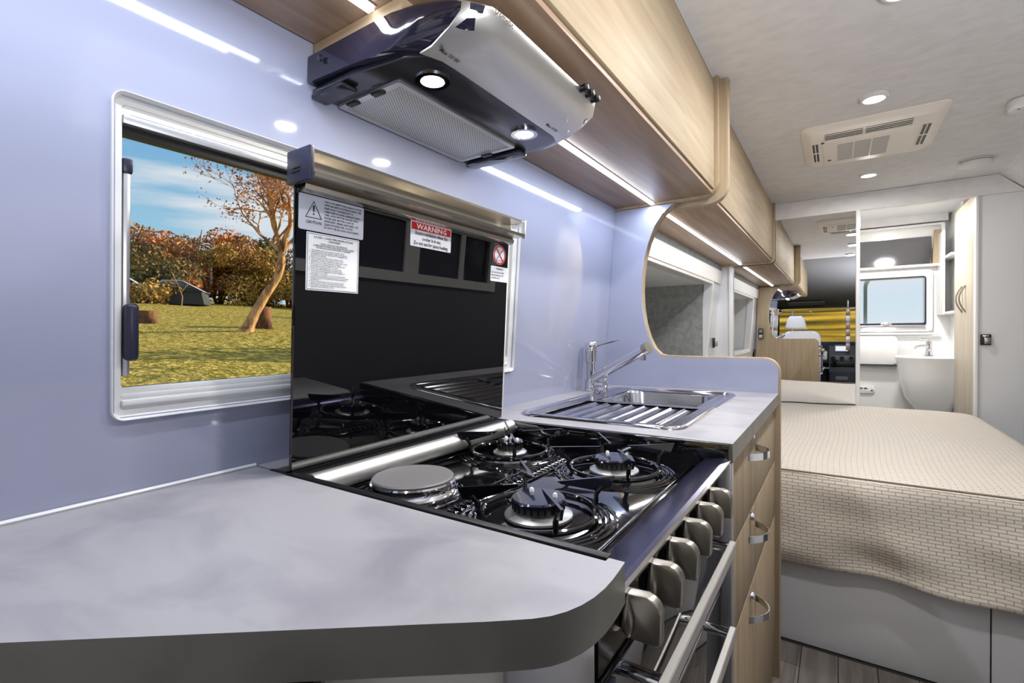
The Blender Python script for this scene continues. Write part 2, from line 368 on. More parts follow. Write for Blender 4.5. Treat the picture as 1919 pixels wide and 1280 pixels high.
MB().box(.965, .98, 2.12, 2.24, .18, .49).build('mullion', m_white, w3); MB().box(.965, .98, 2.64, 2.68, .18, .49).build('mullion', m_white, w3); MB().box(1.0, 1.004, 1.37, 3.0, .17, .50).build('pane', m_pane, w3)
MB().box(.985, .992, 1.36, 2.66, .17, .50).build('blind', m_dash, w3)
struct(MB().box(.60, .98, .10, 1.50, FLOOR, -.42, .02).build('trim_seat_base', m_white_g))
# bulkhead header, post, right panel
struct(MB().prism([(-.70, .745), (.853, .745), (.745, .853), (-.70, .853)], 'y', 3.755, 3.80).build('wall_bulkhead', m_liner))
struct(MB().plate((-.85, -.638), (FLOOR, .80), [], 'y', 3.765, 3.80).build('wall_rear_left', m_white_g))
struct(MB().box(.097, .119, 3.735, 3.80, FLOOR, .747, .003).build('trim_1', m_white_g))
struct(MB().box(-.640, -.612, 3.735, 3.775, -.50, .747, .003).build('trim_2', m_white))
struct(MB().box(.665, 1.0, 3.765, 3.80, FLOOR, .748).build('wall_rear_right', m_white_g))
struct(MB().box(.651, .664, 3.75, 3.80, FLOOR, .748, .002).build('trim_3', m_white))
mi = thing('wall_mirror', 'large mirror on the bulkhead behind the bed reflecting the cab', 'mirror', (-.26, 3.77, -.50))
MB().box(-.612, .097, 3.757, 3.763, -1.0, .745).build('mirror_glass', m_mirror, mi)
MB().box(-.612, .097, 3.763, 3.79, -1.0, .745).build('backing_board', m_white, mi)

# bathroom beyond the doorway
BW = (.10, .552, .040, .392)
wb = struct(MB().plate((-.6, 1.0), (FLOOR, .9), [BW], 'y', 4.85, 4.90).build('wall_rear', m_ceramic))
struct(MB().box(-.02, .0, 3.80, 4.85, FLOOR, .9).build('wall_bathroom_left', m_ceramic))
struct(MB().box(.70, .74, 4.40, 4.85, FLOOR, .9).build('wall_bathroom_right', m_ceramic))
w2 = MB().ring(rrect(.02, .60, -.02, .45, .03), rrect(.045, .552, .045, .392, .012), 'y', 4.822, 4.852).build('window_2', m_ceramic); struct(w2)
MB().ring(rrect(.03, .562, .025, .402, .02), rrect(.045, .552, .045, .392, .012), 'y', 4.815, 4.824).build('gasket', m_navy, w2)
MB().box(.04, .556, 4.86, 4.864, .04, .40).build('pane', m_frost, w2)
MB().ring(rrect(.180, 1.3, -.3, .452, .10), rrect(.205, 1.28, -.28, .427, .09), 'y', 4.94, 4.95).build('outer_frame', mat('teal_frame', col(150, 180, 192), .4), w2)
b = MB(); b.box(.285, .355, 4.80, 4.818, .028, .05, .004); b.box(.30, .34, 4.795, 4.81, .018, .055, .003); b.build('catch', m_alu, w2)
MB().box(.02, .64, 4.812, 4.83, -.045, -.030, .004).build('sill_rail', m_ceramic, w2)
MB().box(.02, .555, 4.80, 4.85, .016, .03, .003).build('lower_rail', m_alu, w2)
# blue rear wardrobe doors on the right of the bathroom, facing the passage
wd = thing('wardrobe', 'tall oak wardrobe with two narrow doors at the right of the bathroom', 'wardrobe', (.72, 4.07, FLOOR))
MB().box(.672, .80, 3.802, 4.38, FLOOR, .775).build('body', m_white, wd)
for y0, y1, hy, sgn in ((3.806, 4.074, 4.03, 1), (4.078, 4.37, 4.125, -1)):
    d = MB().box(.654, .670, y0, y1, FLOOR+.02, .77, .003).build('door', m_oak_p, wd)
    pts = [(.654-.030*math.sin(PI*k/10), hy-sgn*.03*math.cos(PI*k/10)*0, .10+.165*k/10) for k in range(11)]
    MB().tube(pts, [.0045]*11, 8, flat=1.6).build('handle', m_satin, d)
# overhead tinted mirror locker
lk = thing('mirror_locker', 'tinted mirror flap in a white frame above the bathroom window', 'cabinet', (.34, 4.80, .48))
MB().ring(rrect(-.0, .665, .47, .79, .01), rrect(.02, .645, .488, .775, .008), 'y', 4.79, 4.848).build('frame', m_ceramic, lk)
MB().prism([(4.80, .49), (4.835, .70), (4.84, .70), (4.81, .49)], 'x', .02, .59).build('flap', m_tint, lk)
MB().prism([(.595, .49), (.638, .49), (.645, .74), (.605, .74)], 'y', 4.80, 4.83).build('oak_edge', m_oak_v, lk)
MB().box(-.0, .68, 4.77, 4.845, .80, .875, .004).build('padded_header', m_liner, lk)
sh = thing('corner_shelves', 'white moulded corner shelves between basin and wardrobe', 'shelf', (.68, 4.7, -.1))
for z in (.50, .10): MB().box(.64, .70, 4.42, 4.848, z, z+.02, .006).build('shelf', m_ceramic, sh)
MB().box(.625, .64, 4.60, 4.848, .10, .70, .006).build('upright', m_ceramic, sh)
# basin
bs = thing('wash_basin', 'white moulded wash basin with rounded pedestal in bathroom corner', 'basin', (.55, 4.62, -.6))
prof = [(.02, -.62), (.10, -.60), (.16, -.50), (.195, -.36), (.205, -.25), (.215, -.222), (.218, -.208), (.21, -.198), (.19, -.196)]
MB().lathe(prof + [(.17, -.202), (.15, -.215), (.12, -.25), (.06, -.275), (.0, -.28)], (.575, 4.62, 0), 'z', 40, 1.0, .9).build('bowl', m_ceramic, bs)
MB().box(.50, .70, 4.70, 4.846, -.30, -.195, .02).build('deck', m_ceramic, bs)
tp = thing('basin_tap', 'chrome lever mixer tap on white wash basin', 'tap', (.55, 4.70, -.195))
MB().lathe([(.022, -.196), (.02, -.17), (.018, -.12), (.02, -.10), (.012, -.092), (0, -.09)], (.565, 4.70, 0), 'z', 20).build('body', m_chrome, tp)
MB().tube([(.565, 4.70, -.13), (.52, 4.66, -.128), (.48, 4.63, -.135), (.474, 4.625, -.15)], [.012, .011, .01, .009], 12).build('spout', m_chrome, tp)
MB().tube([(.565, 4.70, -.095), (.54, 4.69, -.078), (.50, 4.67, -.07)], [.008, .007, .005], 8, flat=1.6).build('lever', m_chrome, tp)
cf = thing('folding_panel', 'white fold-down panel under the bathroom window', 'panel', (.27, 4.80, -.28))
MB().prism(rrect(.04, .388, -.275, -.055, .03), 'y', 4.78, 4.815, .006).build('flap', m_ceramic, cf)
MB().box(.04, .39, 4.782, 4.84, -.292, -.279).build('shadow_strip', m_dash, cf)  # dark strip painted in for the shadow line under the flap
sp = thing('shower_control', 'small white control plate low on the bathroom wall', 'switch', (.2, 4.84, -.5))
MB().prism(rrect(.10, .25, -.515, -.455, .02), 'y', 4.835, 4.848, .004).build('plate', m_ceramic, sp)
for x in (.15, .18): MB().box(x, x+.022, 4.831, 4.836, -.478, -.47).build('button', m_navy, sp)
MB().lathe([(.006, 4.831), (.006, 4.836)], (.232, 0, -.49), 'y', 12).build('lock', m_navy, sp)

# ------------------------------------------------------------------ galley window
b = MB(); q_ = lambda d: rrect(.219+d, 1.104-d, -.104+d, .293-d, max(.014-d, .005), 8)
R = [[b.bm.verts.new((w_, p[0], p[1])) for p in q_(d)] for d, w_ in ((0, -.03), (0, .005), (.0010, .0060), (.0052, -.0052), (.0062, -.0060), (.0122, -.0064), (.0128, -.0075), (.0128, -.03))]
for A, B in zip(R, R[1:]+R[:1]):
    for k in range(len(A)): b.bm.faces.new((A[k], A[(k+1) % len(A)], B[(k+1) % len(A)], B[k]))
w1 = b.lean(WOFF, WK).build('window_1', m_white, None, 25); struct(w1)
MB().ring(rrect(.2300, 1.0935, -.0935, .2820, .012, 8), rrect(.2325, 1.088, -.068, .271, .010, 8), 'x', -.035, -.008).lean(WOFF, WK).build('inner_frame', m_white, w1)
MB().box(-.022, -.004, .2325, 1.085, .258, .2695, .002).lean(WOFF, WK).build('upper_track', m_alu, w1)
MB().box(-.026, -.014, .2325, 1.085, .2475, .2578).lean(WOFF, WK).build('blind_cassette', m_black, w1)
for i, (a, c) in enumerate(((-.086, -.079), (-.077, -.071), (-.069, -.064))): MB().box(-.028, -.002-.005*i, .2325, 1.085, a, c, .0015).lean(WOFF, WK).build('sill_rail', m_white, w1)
MB().box(-.030, -.028, .23, 1.09, -.085, .272).lean(WOFF, WK).build('pane', m_pane, w1)
MB().ring([(.225, -.10), (1.10, -.10), (1.10, .30), (.225, .30)], [(.2335, -.0635), (1.08, -.0635), (1.08, .250), (.2335, .250)], 'x', -.0275, -.0245).lean(WOFF, WK).build('rubber_seal', m_black, w1)
s_ = MB().box(-.020, -.008, .2335, .2425, -.05, .205, .004).lean(WOFF, WK).build('window_stay', m_alu, w1)
MB().box(-.022, -.006, .2330, .2440, .200, .219, .003).lean(WOFF, WK).build('end_cap', m_navy, s_)
lt = MB().box(-.014, .006, .2340, .2480, -.030, .042, .006, 3).lean(WOFF, WK).build('catch', m_navy, w1)

# ------------------------------------------------------------------ cut-out divider panel between galley and bed
def divider(inset=0, low=FLOOR):
    i = inset
    P = [(-.742, low), (-.152-i, low), (-.150-i, -.135)]
    for k in range(1, 8): P.append((-.150-i-.045*(1-math.cos(PI/2*k/7)), -.135+.047*math.sin(PI/2*k/7)-i*k/7))
    P += [(-.40, -.088-i), (-.505, -.088-i), (-.530, -.083-i), (-.552, -.062), (-.572, -.022), (-.586, .030), (-.594, .085), (-.597, .145), (-.595, .200), (-.587, .262), (-.571, .322), (-.548, .378), (-.518, .420), (-.487, .446), (-.475, .452), (-.696, .452)]
    return [(max(x, wx(z)) if x < -.69 else x, z) for x, z in P]
dv = thing('divider_panel', 'full-height oak divider with wavy cut-out between sink and bed', 'partition', (-.45, 1.76, FLOOR))
MB().prism(divider(0), 'y', 1.757, 1.790, .002).build('oak_board', m_oak_v, dv)
MB().prism(divider(.004, -.20), 'y', 1.750, 1.7565).build('acrylic_facing', m_purple, dv)
b = MB(); b.prism(rrect(-.755, -.732, -.245+.12, -.065+.02, .006), 'y', 1.792, 1.806, .002)
b = MB()
rm = thing('remote_control', 'small black wall remote on the rear face of divider panel', 'remote', (-.665, 1.80, -.10))
MB().prism(rrect(-.690, -.645, -.09, .02, .01), 'y', 1.791, 1.812, .003).build('case', m_black, rm)
MB().box(-.682, -.653, 1.812, 1.814, -.025, .008).build('screen', m_dash2, rm); MB().box(-.684, -.651, 1.812, 1.818, -.08, -.045, .002).build('lower_button', m_alu, rm)

# ------------------------------------------------------------------ overhead lockers
oc = thing('overhead_locker', 'long oak overhead locker above the stove and sink', 'cabinet', (-.52, .75, .467))
MB().box(-.70, -.362, -.40, 1.748, .474, .853, .002).build('body', m_oak, oc)
MB().box(-.692, -.349, -.40, 1.748, .462, .4735, .002).build('bottom_board', m_oak_u, oc)
for y0, y1 in ((-.40, .52), (.524, 1.746)): MB().box(-.3615, -.343, y0, y1, .476, .842, .003).build('door', m_oak, oc)
MB().box(-.3615, -.346, -.40, 1.748, .844, .853).build('ceiling_strip', m_white, oc)
oc2 = thing('overhead_locker', 'oak overhead locker running above the bed to the mirror', 'cabinet', (-.53, 2.77, .467))
MB().box(-.70, -.378, 1.816, 3.70, .474, .853, .002).build('body', m_oak, oc2)
MB().box(-.692, -.366, 1.816, 3.70, .462, .4735, .002).build('bottom_board', m_oak_u, oc2)
MB().box(-.3775, -.360, 1.818, 3.698, .476, .842, .003).build('door', m_oak, oc2)
MB().box(-.3775, -.362, 1.816, 3.70, .844, .853).build('ceiling_strip', m_white, oc2)
def lboard(xo, zb, r=.055, th=.012, xin=-.70):
    P = [(xin, zb), (xo-r, zb)]
    for k in range(1, 9): P.append((xo-r+r*math.sin(PI/2*k/8), zb+r-r*math.cos(PI/2*k/8)))
    P += [(xo, .853), (xo-.05, .853), (xo-.05, zb+.05), (xin, zb+.05)]
    return P
e1 = tag(MB().prism(lboard(-.331, .4535), 'y', 1.7495, 1.780, .002).build('locker_end_board', m_oak_v), 'inner oak end board with rounded corner closing the stove locker', 'board')
e2 = tag(MB().prism(lboard(-.306, .438, .062, xin=-.485), 'y', 1.7815, 1.815, .002).build('locker_end_board', m_oak_v), 'larger outer oak end board with rounded corner where bed locker starts', 'board')
e3 = tag(MB().prism(lboard(-.348, .452, .035), 'y', 3.703, 3.745, .002).build('locker_end_board', m_oak_v), 'oak end board of the bed locker beside the mirror', 'board')
fz = tag(MB().box(-.692, -.494, .477, .86, .4385, .4615, .001).build('hood_spacer', m_oak_x), 'pale oak packing board between range hood and locker underside', 'board')
for y0, y1, x0, lab in ((-.36, .472, -.547, 'slim LED strip light under the locker left of the hood'), (.965, 1.744, -.552, 'slim LED strip light under the locker between hood and divider'), (1.85, 3.69, -.556, 'slim LED strip light under the locker above the bed')):
    t_ = thing('led_strip', lab, 'light', (x0, (y0+y1)/2, .46))
    MB().box(x0-.009, x0+.009, y0, y1, .4598, .4617).build('channel', m_alu, t_)
    MB().box(x0-.006, x0+.006, y0+.002, y1-.002, .4550, .4597).build('diffuser', m_led, t_)

# ------------------------------------------------------------------ range hood
hd = thing('range_hood', 'glossy black and steel range hood with two lit lamps', 'hood', (-.55, .69, .44))
Y0, Y1 = .467, .908
def front(y, xf, r=.075):                           # plan outline: straight front with rounded corners
    e = min(y-Y0, Y1-y)
    return xf if e >= r else xf - .105*(1-math.sqrt(max(0, 1-((r-e)/r)**2)))
ys = [Y0+.0005] + [Y0+.003+.072*k/9 for k in range(10)] + [Y0+.09+k*(Y1-Y0-.18)/6 for k in range(7)] + [Y1-.003-.072*k/9 for k in range(9, -1, -1)] + [Y1-.0005]
def hood_section(y, pts):
    out = []
    for x, z, w in pts:                             # w = how much the point follows the plan rounding
        d = front(y, 0)
        out.append((x + d*w, y, z))
    return out
b = MB(); rings = []
body_pts = [(-.695, .398, 0), (-.58, .394, .1), (-.470, .390, .75), (-.435, .390, .95), (-.396, .402, 1), (-.376, .416, 1), (-.374, .426, 1), (-.386, .433, 1), (-.42, .437, .9), (-.50, .4375, .5), (-.60, .4375, .1), (-.692, .4375, 0)]
for y in ys: rings.append([b.bm.verts.new(p) for p in hood_section(y, body_pts)])
for A, B in zip(rings, rings[1:]):
    for k in range(len(A)): b.bm.faces.new((A[k], A[(k+1) % len(A)], B[(k+1) % len(A)], B[k]))
b.bm.faces.new(rings[0][::-1]); b.bm.faces.new(rings[-1])
b.build('shell', m_hoodk, hd, 50)
# underside tray
b = MB(); P = [(-.699, Y0+.012), (-.60, Y0+.010), (-.50, Y0+.022), (-.466, Y0+.04), (-.460, .52), (-.460, .86), (-.466, Y1-.04), (-.50, Y1-.022), (-.60, Y1-.010), (-.699, Y1-.012)]
b.prism(P, 'z', .3845, .3935, .002).build('underside_plate', m_hoodu, hd)
# stainless visor over the front
b = MB(); vp = [(-.462, .3838, .5), (-.430, .3862, .9), (-.398, .3995, 1), (-.3735, .4150, 1), (-.3715, .4265, 1), (-.3845, .4345, 1), (-.410, .4385, .9), (-.410, .4372, .9), (-.386, .4330, 1), (-.3745, .4262, 1), (-.3765, .4160, 1), (-.400, .4015, 1), (-.430, .3885, .9), (-.462, .3860, .5)]
rings = []
for k in range(13):
    y = .492 + (.876-.492)*k/12; rings.append([b.bm.verts.new(p) for p in hood_section(y, vp)])
for A, B in zip(rings, rings[1:]):
    for k in range(len(A)): b.bm.faces.new((A[k], A[(k+1) % len(A)], B[(k+1) % len(A)], B[k]))
b.bm.faces.new(rings[0][::-1]); b.bm.faces.new(rings[-1])
b.build('steel_visor', m_steel, hd, 60)
for x, y in ((-.508, .552), (-.500, .798)):
    q = MB().lathe([(.0168, .3822), (.018, .3800), (.026, .3800), (.026, .3845)], (x, y, 0), 'z', 28).build('lamp', m_chrome, hd)
    MB().lathe([(0, .3795), (.0165, .3795), (.0165, .3825), (0, .3825)], (x, y, 0), 'z', 28).build('lens', m_bulb, q)
ff = MB().ring(rrect(-.695, -.548, .522, .842, .006, 2), rrect(-.685, -.558, .532, .832, .004, 2), 'z', .3795, .3842).build('filter_frame', m_alu, hd)
MB().box(-.685, -.558, .532, .832, .3812, .384).build('filter_mesh', m_perf, ff)
for x, y in ((-.60, .527), (-.66, .527), (-.62, .838)): MB().box(x-.012, x+.012, y-.006, y+.006, .3765, .3800, .0015).build('filter_clip', m_black, hd)
MB().box(-.69, -.55, .858, .888, .374, .3842, .004).build('rear_catch', m_hoodk, hd)
MB().box(-.698, -.62, .474, .505, .376, .3842, .004).build('rear_catch', m_hoodu, hd)
for y in (.780, .804, .828):
    MB().lathe([(.0058, -.376), (.0058, -.368), (.0068, -.366), (.0068, -.360), (.004, -.357), (0, -.357)], (0, y, .4235), 'x', 14).build('switch_knob', m_black, hd)
for x, y in ((-.43, .845), (-.41, .80)): MB().lathe([(.003, -.002), (.003, .0006), (0, .001)], (x, y, .386), 'z', 10).build('screw', m_chrome, hd)
MB().lathe([(.005, 0), (.005, .003), (.003, .004), (0, .004)], (0, 0, 0), 'y', 12).xf(Matrix.Translation((-.655, Y0-.003, .422)) @ Matrix.Rotation(PI, 4, 'Z')).build('side_screw', m_hoodk, hd)
text('lettering', 'Max 10 W', .009, (-.449, .500, .3835), (0, 1, 0), (1, 0, .12), m_print, hd)
text('lettering', 'Max 10 W', .009, (-.449, .790, .3835), (0, 1, 0), (1, 0, .12), m_print, hd)
text('lettering', 'Dometic', .012, (-.3702, .522, .4165), (0, 1, 0), (.15, 0, 1), m_print, hd)

# ------------------------------------------------------------------ worktops
TH = .036
def arc(c, r, a0, a1, n): return [(c[0]+r*math.cos(a0+(a1-a0)*k/n), c[1]+r*math.sin(a0+(a1-a0)*k/n)) for k in range(n+1)]
LW = [(-.7455, .398), (-.658, .398), (-.658, .395), (-.168, .395), (-.168, .402), (-.153, .402), (-.1515, .385), (-.1505, .368), (-.1505, .352), (-.1520, .336), (-.1555, .321), (-.1610, .3075), (-.1680, .2965), (-.1770, .2870), (-.1880, .2780), (-.2030, .2660), (-.2380, .2400), (-.457, .075), (-.70, -.11), (-.745, -.14)]
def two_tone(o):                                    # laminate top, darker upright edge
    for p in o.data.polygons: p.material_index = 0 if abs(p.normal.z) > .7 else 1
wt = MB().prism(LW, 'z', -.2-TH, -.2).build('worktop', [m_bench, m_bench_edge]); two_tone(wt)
tag(wt, 'grey stone-look worktop with angled end in the foreground', 'worktop')
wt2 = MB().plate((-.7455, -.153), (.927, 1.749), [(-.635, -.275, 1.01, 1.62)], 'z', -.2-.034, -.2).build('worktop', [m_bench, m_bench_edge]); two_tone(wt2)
tag(wt2, 'grey stone-look worktop holding the sink beyond the stove', 'worktop')
MB().box(-.7455, -.700, .402, .925, -.236, -.2).build('rear_strip', m_bench, wt)
MB().tube([(wx(-.195)+.004, y, -.1975) for y in (-.13, .2, .398)], .0028, 6).build('silicone_bead', m_white, wt)
# base cabinets
lc = thing('base_cabinet', 'cream base cabinet under the angled worktop end', 'cabinet', (-.45, .2, FLOOR))
MB().prism([(-.735, .390), (-.185, .390), (-.185, .345), (-.215, .300), (-.50, .085), (-.735, -.09)], 'z', FLOOR+.06, -.238).build('body', m_cream, lc)
MB().prism([(-.186, .392), (-.178, .392), (-.178, .342), (-.207, .298), (-.213, .302), (-.186, .345)], 'z', FLOOR+.06, -.24).build('corner_strip', m_alu, lc)
MB().prism([(-.735, .385), (-.22, .385), (-.22, .33), (-.735, -.06)], 'z', FLOOR, FLOOR+.06).build('plinth', m_black, lc)
tb = thing('table_bracket', 'grey metal bracket with round holes under worktop edge', 'bracket', (-.33, .19, -.28))
mt_ = Matrix.Translation((-.345, .180, -.262)) @ Matrix.Rotation(math.atan2(.21, .27), 4, 'Z')
MB().box(-.045, .045, -.020, -.002, -.030, .022, .004).xf(mt_).build('plate', m_hoodu, tb)
for dx in (-.022, .024): MB().lathe([(.009, -.0025), (.009, .001), (0, .001)], (dx, -.019, -.010), 'y', 18).xf(mt_).build('hole_rim', m_alu, tb)
MB().box(.045, .052, -.026, -.002, -.030, .022, .003).xf(mt_).build('arm', m_satin, tb)
dc = thing('drawer_cabinet', 'oak base cabinet with three drawers under the sink', 'cabinet', (-.45, 1.34, FLOOR))
MB().plate((-.735, -.180), (.955, 1.755), [(-.66, -.26, 1.0, 1.66)], 'z', FLOOR+.05, -.236).build('body', m_oak_v, dc)
MB().box(-.735, -.20, .96, 1.755, FLOOR, FLOOR+.05).build('plinth', m_black, dc)
MB().box(-.182, -.156, .930, .953, FLOOR+.02, -.236, .002).build('side_strip', m_alu, dc)
zs = [-.241, -.416, -.590, -1.06]; hz = [-.285, -.472, -.655]
for i in range(3):
    d = MB().box(-.1795, -.165, .957, 1.751, zs[i+1]+.0015, zs[i]-.0015, .0015).build('drawer', m_oak_v, dc)
    pts = [(-.166 + .036*math.sin(PI*k/12)**.8, 1.198+.115*k/12, hz[i]) for k in range(13)]
    b = MB(); rr = []
    for p in pts:
        c = Vector(p); rr.append([b.bm.verts.new(c + Vector((dx, 0, dz))) for dx, dz in ((-.0012, -.008), (.0012, -.008), (.0012, .008), (-.0012, .008))])
    for A, B in zip(rr, rr[1:]):
        for k in range(4): b.bm.faces.new((A[k], A[(k+1) % 4], B[(k+1) % 4], B[k]))
    b.bm.faces.new(rr[0][::-1]); b.bm.faces.new(rr[-1])
    b.build('handle', m_chrome, d, 50)
    MB().lathe([(.009, -.166), (.009, -.160), (.007, -.156), (0, -.155)], (0, 1.222, hz[i]+.046), 'x', 16).build('push_lock', m_chrome, d)

# ------------------------------------------------------------------ sink and tap
sk = thing('sink', 'steel sink with ribbed drainer inset in grey worktop', 'sink', (-.455, 1.315, -.2))
SX = (-.655, -.256, .988, 1.645)
zt = -.1935
outer = rrect(*SX, .045, 8)
def ringsolid(b, loops):
    R = [[b.bm.verts.new((p[0], p[1], z)) for p in pts] for pts, z in loops]
    for A, B in zip(R, R[1:]):
        N = len(A)
        for k in range(N): b.bm.faces.new((A[k], A[(k+1) % N], B[(k+1) % N], B[k]))
    return R
b = MB(); g_ = lambda d: rrect(SX[0]+d, SX[1]-d, SX[2]+d, SX[3]-d, max(.045-d, .012), 8)
ringsolid(b, [(g_(0), -.2), (g_(.0005), zt-.002), (g_(.003), zt), (g_(.010), zt), (g_(.013), zt-.002), (g_(.018), zt-.004)]).__len__()
b.build('rolled_rim', m_chrome, sk, 60)
# deck between rim and bowl/drainer: plate with hole for bowl
BX = (-.590, -.300, 1.315, 1.600)
b = MB(); b.plate((SX[0]+.017, SX[1]-.017), (SX[2]+.017, SX[3]-.017), [(BX[0]+.004, BX[1]-.004, BX[2]+.004, BX[3]-.004), (-.600, -.292, 1.030, 1.290)], 'z', -.1990, -.1978)
b.build('deck', m_sink, sk)
b = MB(); h_ = lambda d, r: rrect(BX[0]+d, BX[1]-d, BX[2]+d, BX[3]-d, r, 8)
R = ringsolid(b, [(h_(-.006, .06), -.1976), (h_(-.001, .056), -.1985), (h_(.003, .052), -.205), (h_(.008, .05), -.30), (h_(.02, .045), -.325), (h_(.05, .03), -.330)]); b.bm.faces.new(R[-1])
b.build('bowl', m_sink, sk, 50)
b = MB(); N = 9; xs = [-.605+.318*k/N for k in range(N+1)]
prof = []
for k in range(N): 
    x = xs[k]; w = .318/N
    prof += [(x, -.2022), (x+w*.74, -.2024), (x+w*.80, -.1995), (x+w*.93, -.1995)]
prof.append((xs[-1], -.2025))
pp = prof + [(xs[-1], -.206), (xs[0], -.206)]
b.prism(pp, 'y', 1.026, 1.296).build('drainer', m_sink, sk, 60)
MB().lathe([(.028, -.3295), (.028, -.328), (.02, -.3285), (0, -.3285)], (-.445, 1.46, 0), 'z', 20).build('waste', m_chrome, sk)
tp = thing('kitchen_tap', 'tall chrome mixer tap with angled spout behind the sink', 'tap', (-.698, 1.53, -.2))
cx_, cy_ = -.698, 1.530
MB().lathe([(.0235, -.2), (.0235, -.190), (.0215, -.188), (.0215, -.165), (.0165, -.160), (.0160, -.105), (.0205, -.100), (.0205, -.062), (.0190, -.060), (.0190, -.057), (.0205, -.055), (.0205, -.038), (.018, -.034), (0, -.034)], (cx_, cy_, 0), 'z', 26).build('body', m_chrome, tp)
MB().tube([(cx_+.01, cy_-.002, -.158), (-.600, 1.50, -.112), (-.485, 1.465, -.052)], .0160, 18).build('spout', m_chrome, tp)
MB().tube([(-.493, 1.4675, -.056), (-.478, 1.463, -.0485)], .0180, 20).build('spout_end', m_satin, tp)
MB().lathe([(.010, -.018), (.010, 0), (.007, .004)], (-.497, 1.469, -.070), 'z', 14).build('aerator', m_chrome, tp)
MB().tube([(cx_+.015, cy_, -.050), (-.64, 1.545, -.036), (-.606, 1.553, -.028)], [.0035, .003, .0035], 8).build('lever', m_chrome, tp)
MB().tube([(cx_+.018, cy_-.006, -.176), (cx_+.05, cy_-.010, -.176)], .0095, 12).build('side_arm', m_chrome, tp)
MB().lathe([(.008, -.2), (.008, -.158), (.005, -.152), (0, -.15)], (cx_+.056, cy_-.011, 0), 'z', 12).build('side_post', m_chrome, tp)

# ------------------------------------------------------------------ cooker
ck = thing('gas_cooker', 'black enamel gas cooker with three burners and six steel knobs', 'cooker', (-.40, .66, FLOOR))
TZ = -.236
# tray and frame
MB().box(-.655, -.170, .402, .925, TZ-.012, TZ, .002).build('hob_tray', m_black_g, ck)
b = MB(); b.box(-.668, -.168, .3985, .4085, TZ, -.1985, .001); b.box(-.668, -.6585, .3985, .925, TZ, -.1985, .001); b.box(-.7, -.650, .3965, .4015, -.1999, -.1985)
b.build('left_rim', m_black, ck)
sp_ = MB().box(-.655, -.158, .9155, .9255, TZ-.002, -.2005, .001).build('side_guard', m_black_g, ck)
for x in (-.60, -.47, -.30): MB().lathe([(.0035, -.914-.0), (.003, -.9165), (0, -.917)], (0, 0, 0), 'y', 10).xf(Matrix.Translation((x, 1.830, -.213))).build('screw', m_chrome, sp_)
# front fold: sloping enamel lip then bright edge and steel fascia
MB().prism([(-.205, TZ+.0005), (-.196, TZ+.007), (-.163, -.2235), (-.158, -.2265), (-.158, -.232), (-.205, TZ-.004)], 'y', .404, .925, .0005, 1).build('front_lip', mat('blue_black_steel', col(62, 62, 92), .22, .85), ck)
MB().prism([(-.1585, -.2255), (-.1550, -.2275), (-.1550, -.2305), (-.1585, -.2305)], 'y', .404, .925).build('lip_edge', m_chrome, ck)
fp = MB().box(-.200, -.1795, .404, .925, -.315, -.2325, .001).build('fascia', mat('dark_steel_fascia', col(70, 68, 66), .22, .9), ck)
MB().box(-.1795, -.1790, .436, .441, -.262, -.240).build('red_mark', m_red, fp)
for i in range(3):
    MB().box(-.1796, -.1791, .458+.006*i, .460+.006*i, -.262, -.244).build('lettering', m_alu, fp)
MB().box(-.65, -.201, .404, .925, FLOOR+.05, TZ-.013).build('carcase', m_black, ck)
# raised pressings: concentric ridges round burners, rear ribs, centre grille
def circ(c, r, z, n=40): return [(c[0]+r*math.cos(2*PI*k/n), c[1]+r*math.sin(2*PI*k/n), z) for k in range(n)]
BUR = [(-.318, .533, 1.12, 1.0), (-.312, .772, 1.04, 1.0), (-.532, .785, .84, .95)]
for (x, y, s, q) in BUR:
    for r, t_ in ((.098, .0028), (.089, .0028), (.082, .0024)): MB().tube(circ((x, y), r, TZ), t_, 8, closed=True).build('pressed_ring', m_black_g, ck)
for r in (.073, .068): MB().tube(circ((-.528, .520), r, TZ), .0026, 8, closed=True).build('pressed_ring', m_black_g, ck)
for x in (-.622, -.612): MB().box(x, x+.005, .415, .905, TZ, TZ+.003, .0014).build('pressed_rib', m_black_g, ck)
for k in range(26):
    y = .470 + k*.0128
    if .01 < abs(y-.50) or True:
        MB().tube([(-.437, y, TZ), (-.425, y+.002, TZ+.0035), (-.413, y+.004, TZ)], .0028, 6).build('vent_rib', m_black_g, ck, 60)
for x in (-.443, -.405): MB().box(x-.0015, x+.0015, .455, .81, TZ, TZ+.003, .001).build('pressed_rib', m_black_g, ck)
MB().box(-.214, -.209, .430, .900, TZ, TZ+.0035, .0015).build('pressed_rib', m_black_g, ck)
# hot plate
hp = MB().lathe([(.069, TZ), (.069, TZ+.004), (.066, TZ+.006), (.0635, TZ+.012), (.0635, TZ+.018), (.061, TZ+.020)], (-.528, .520, 0), 'z', 48).build('hot_plate', m_chrome, ck)
MB().lathe([(.0600, TZ+.016), (.0605, TZ+.0225), (.0585, TZ+.0245), (.02, TZ+.0250), (0, TZ+.0250)], (-.528, .520, 0), 'z', 48).build('plate_top', mat('grey_cast_plate', col(112, 110, 112), .5, .2), hp)
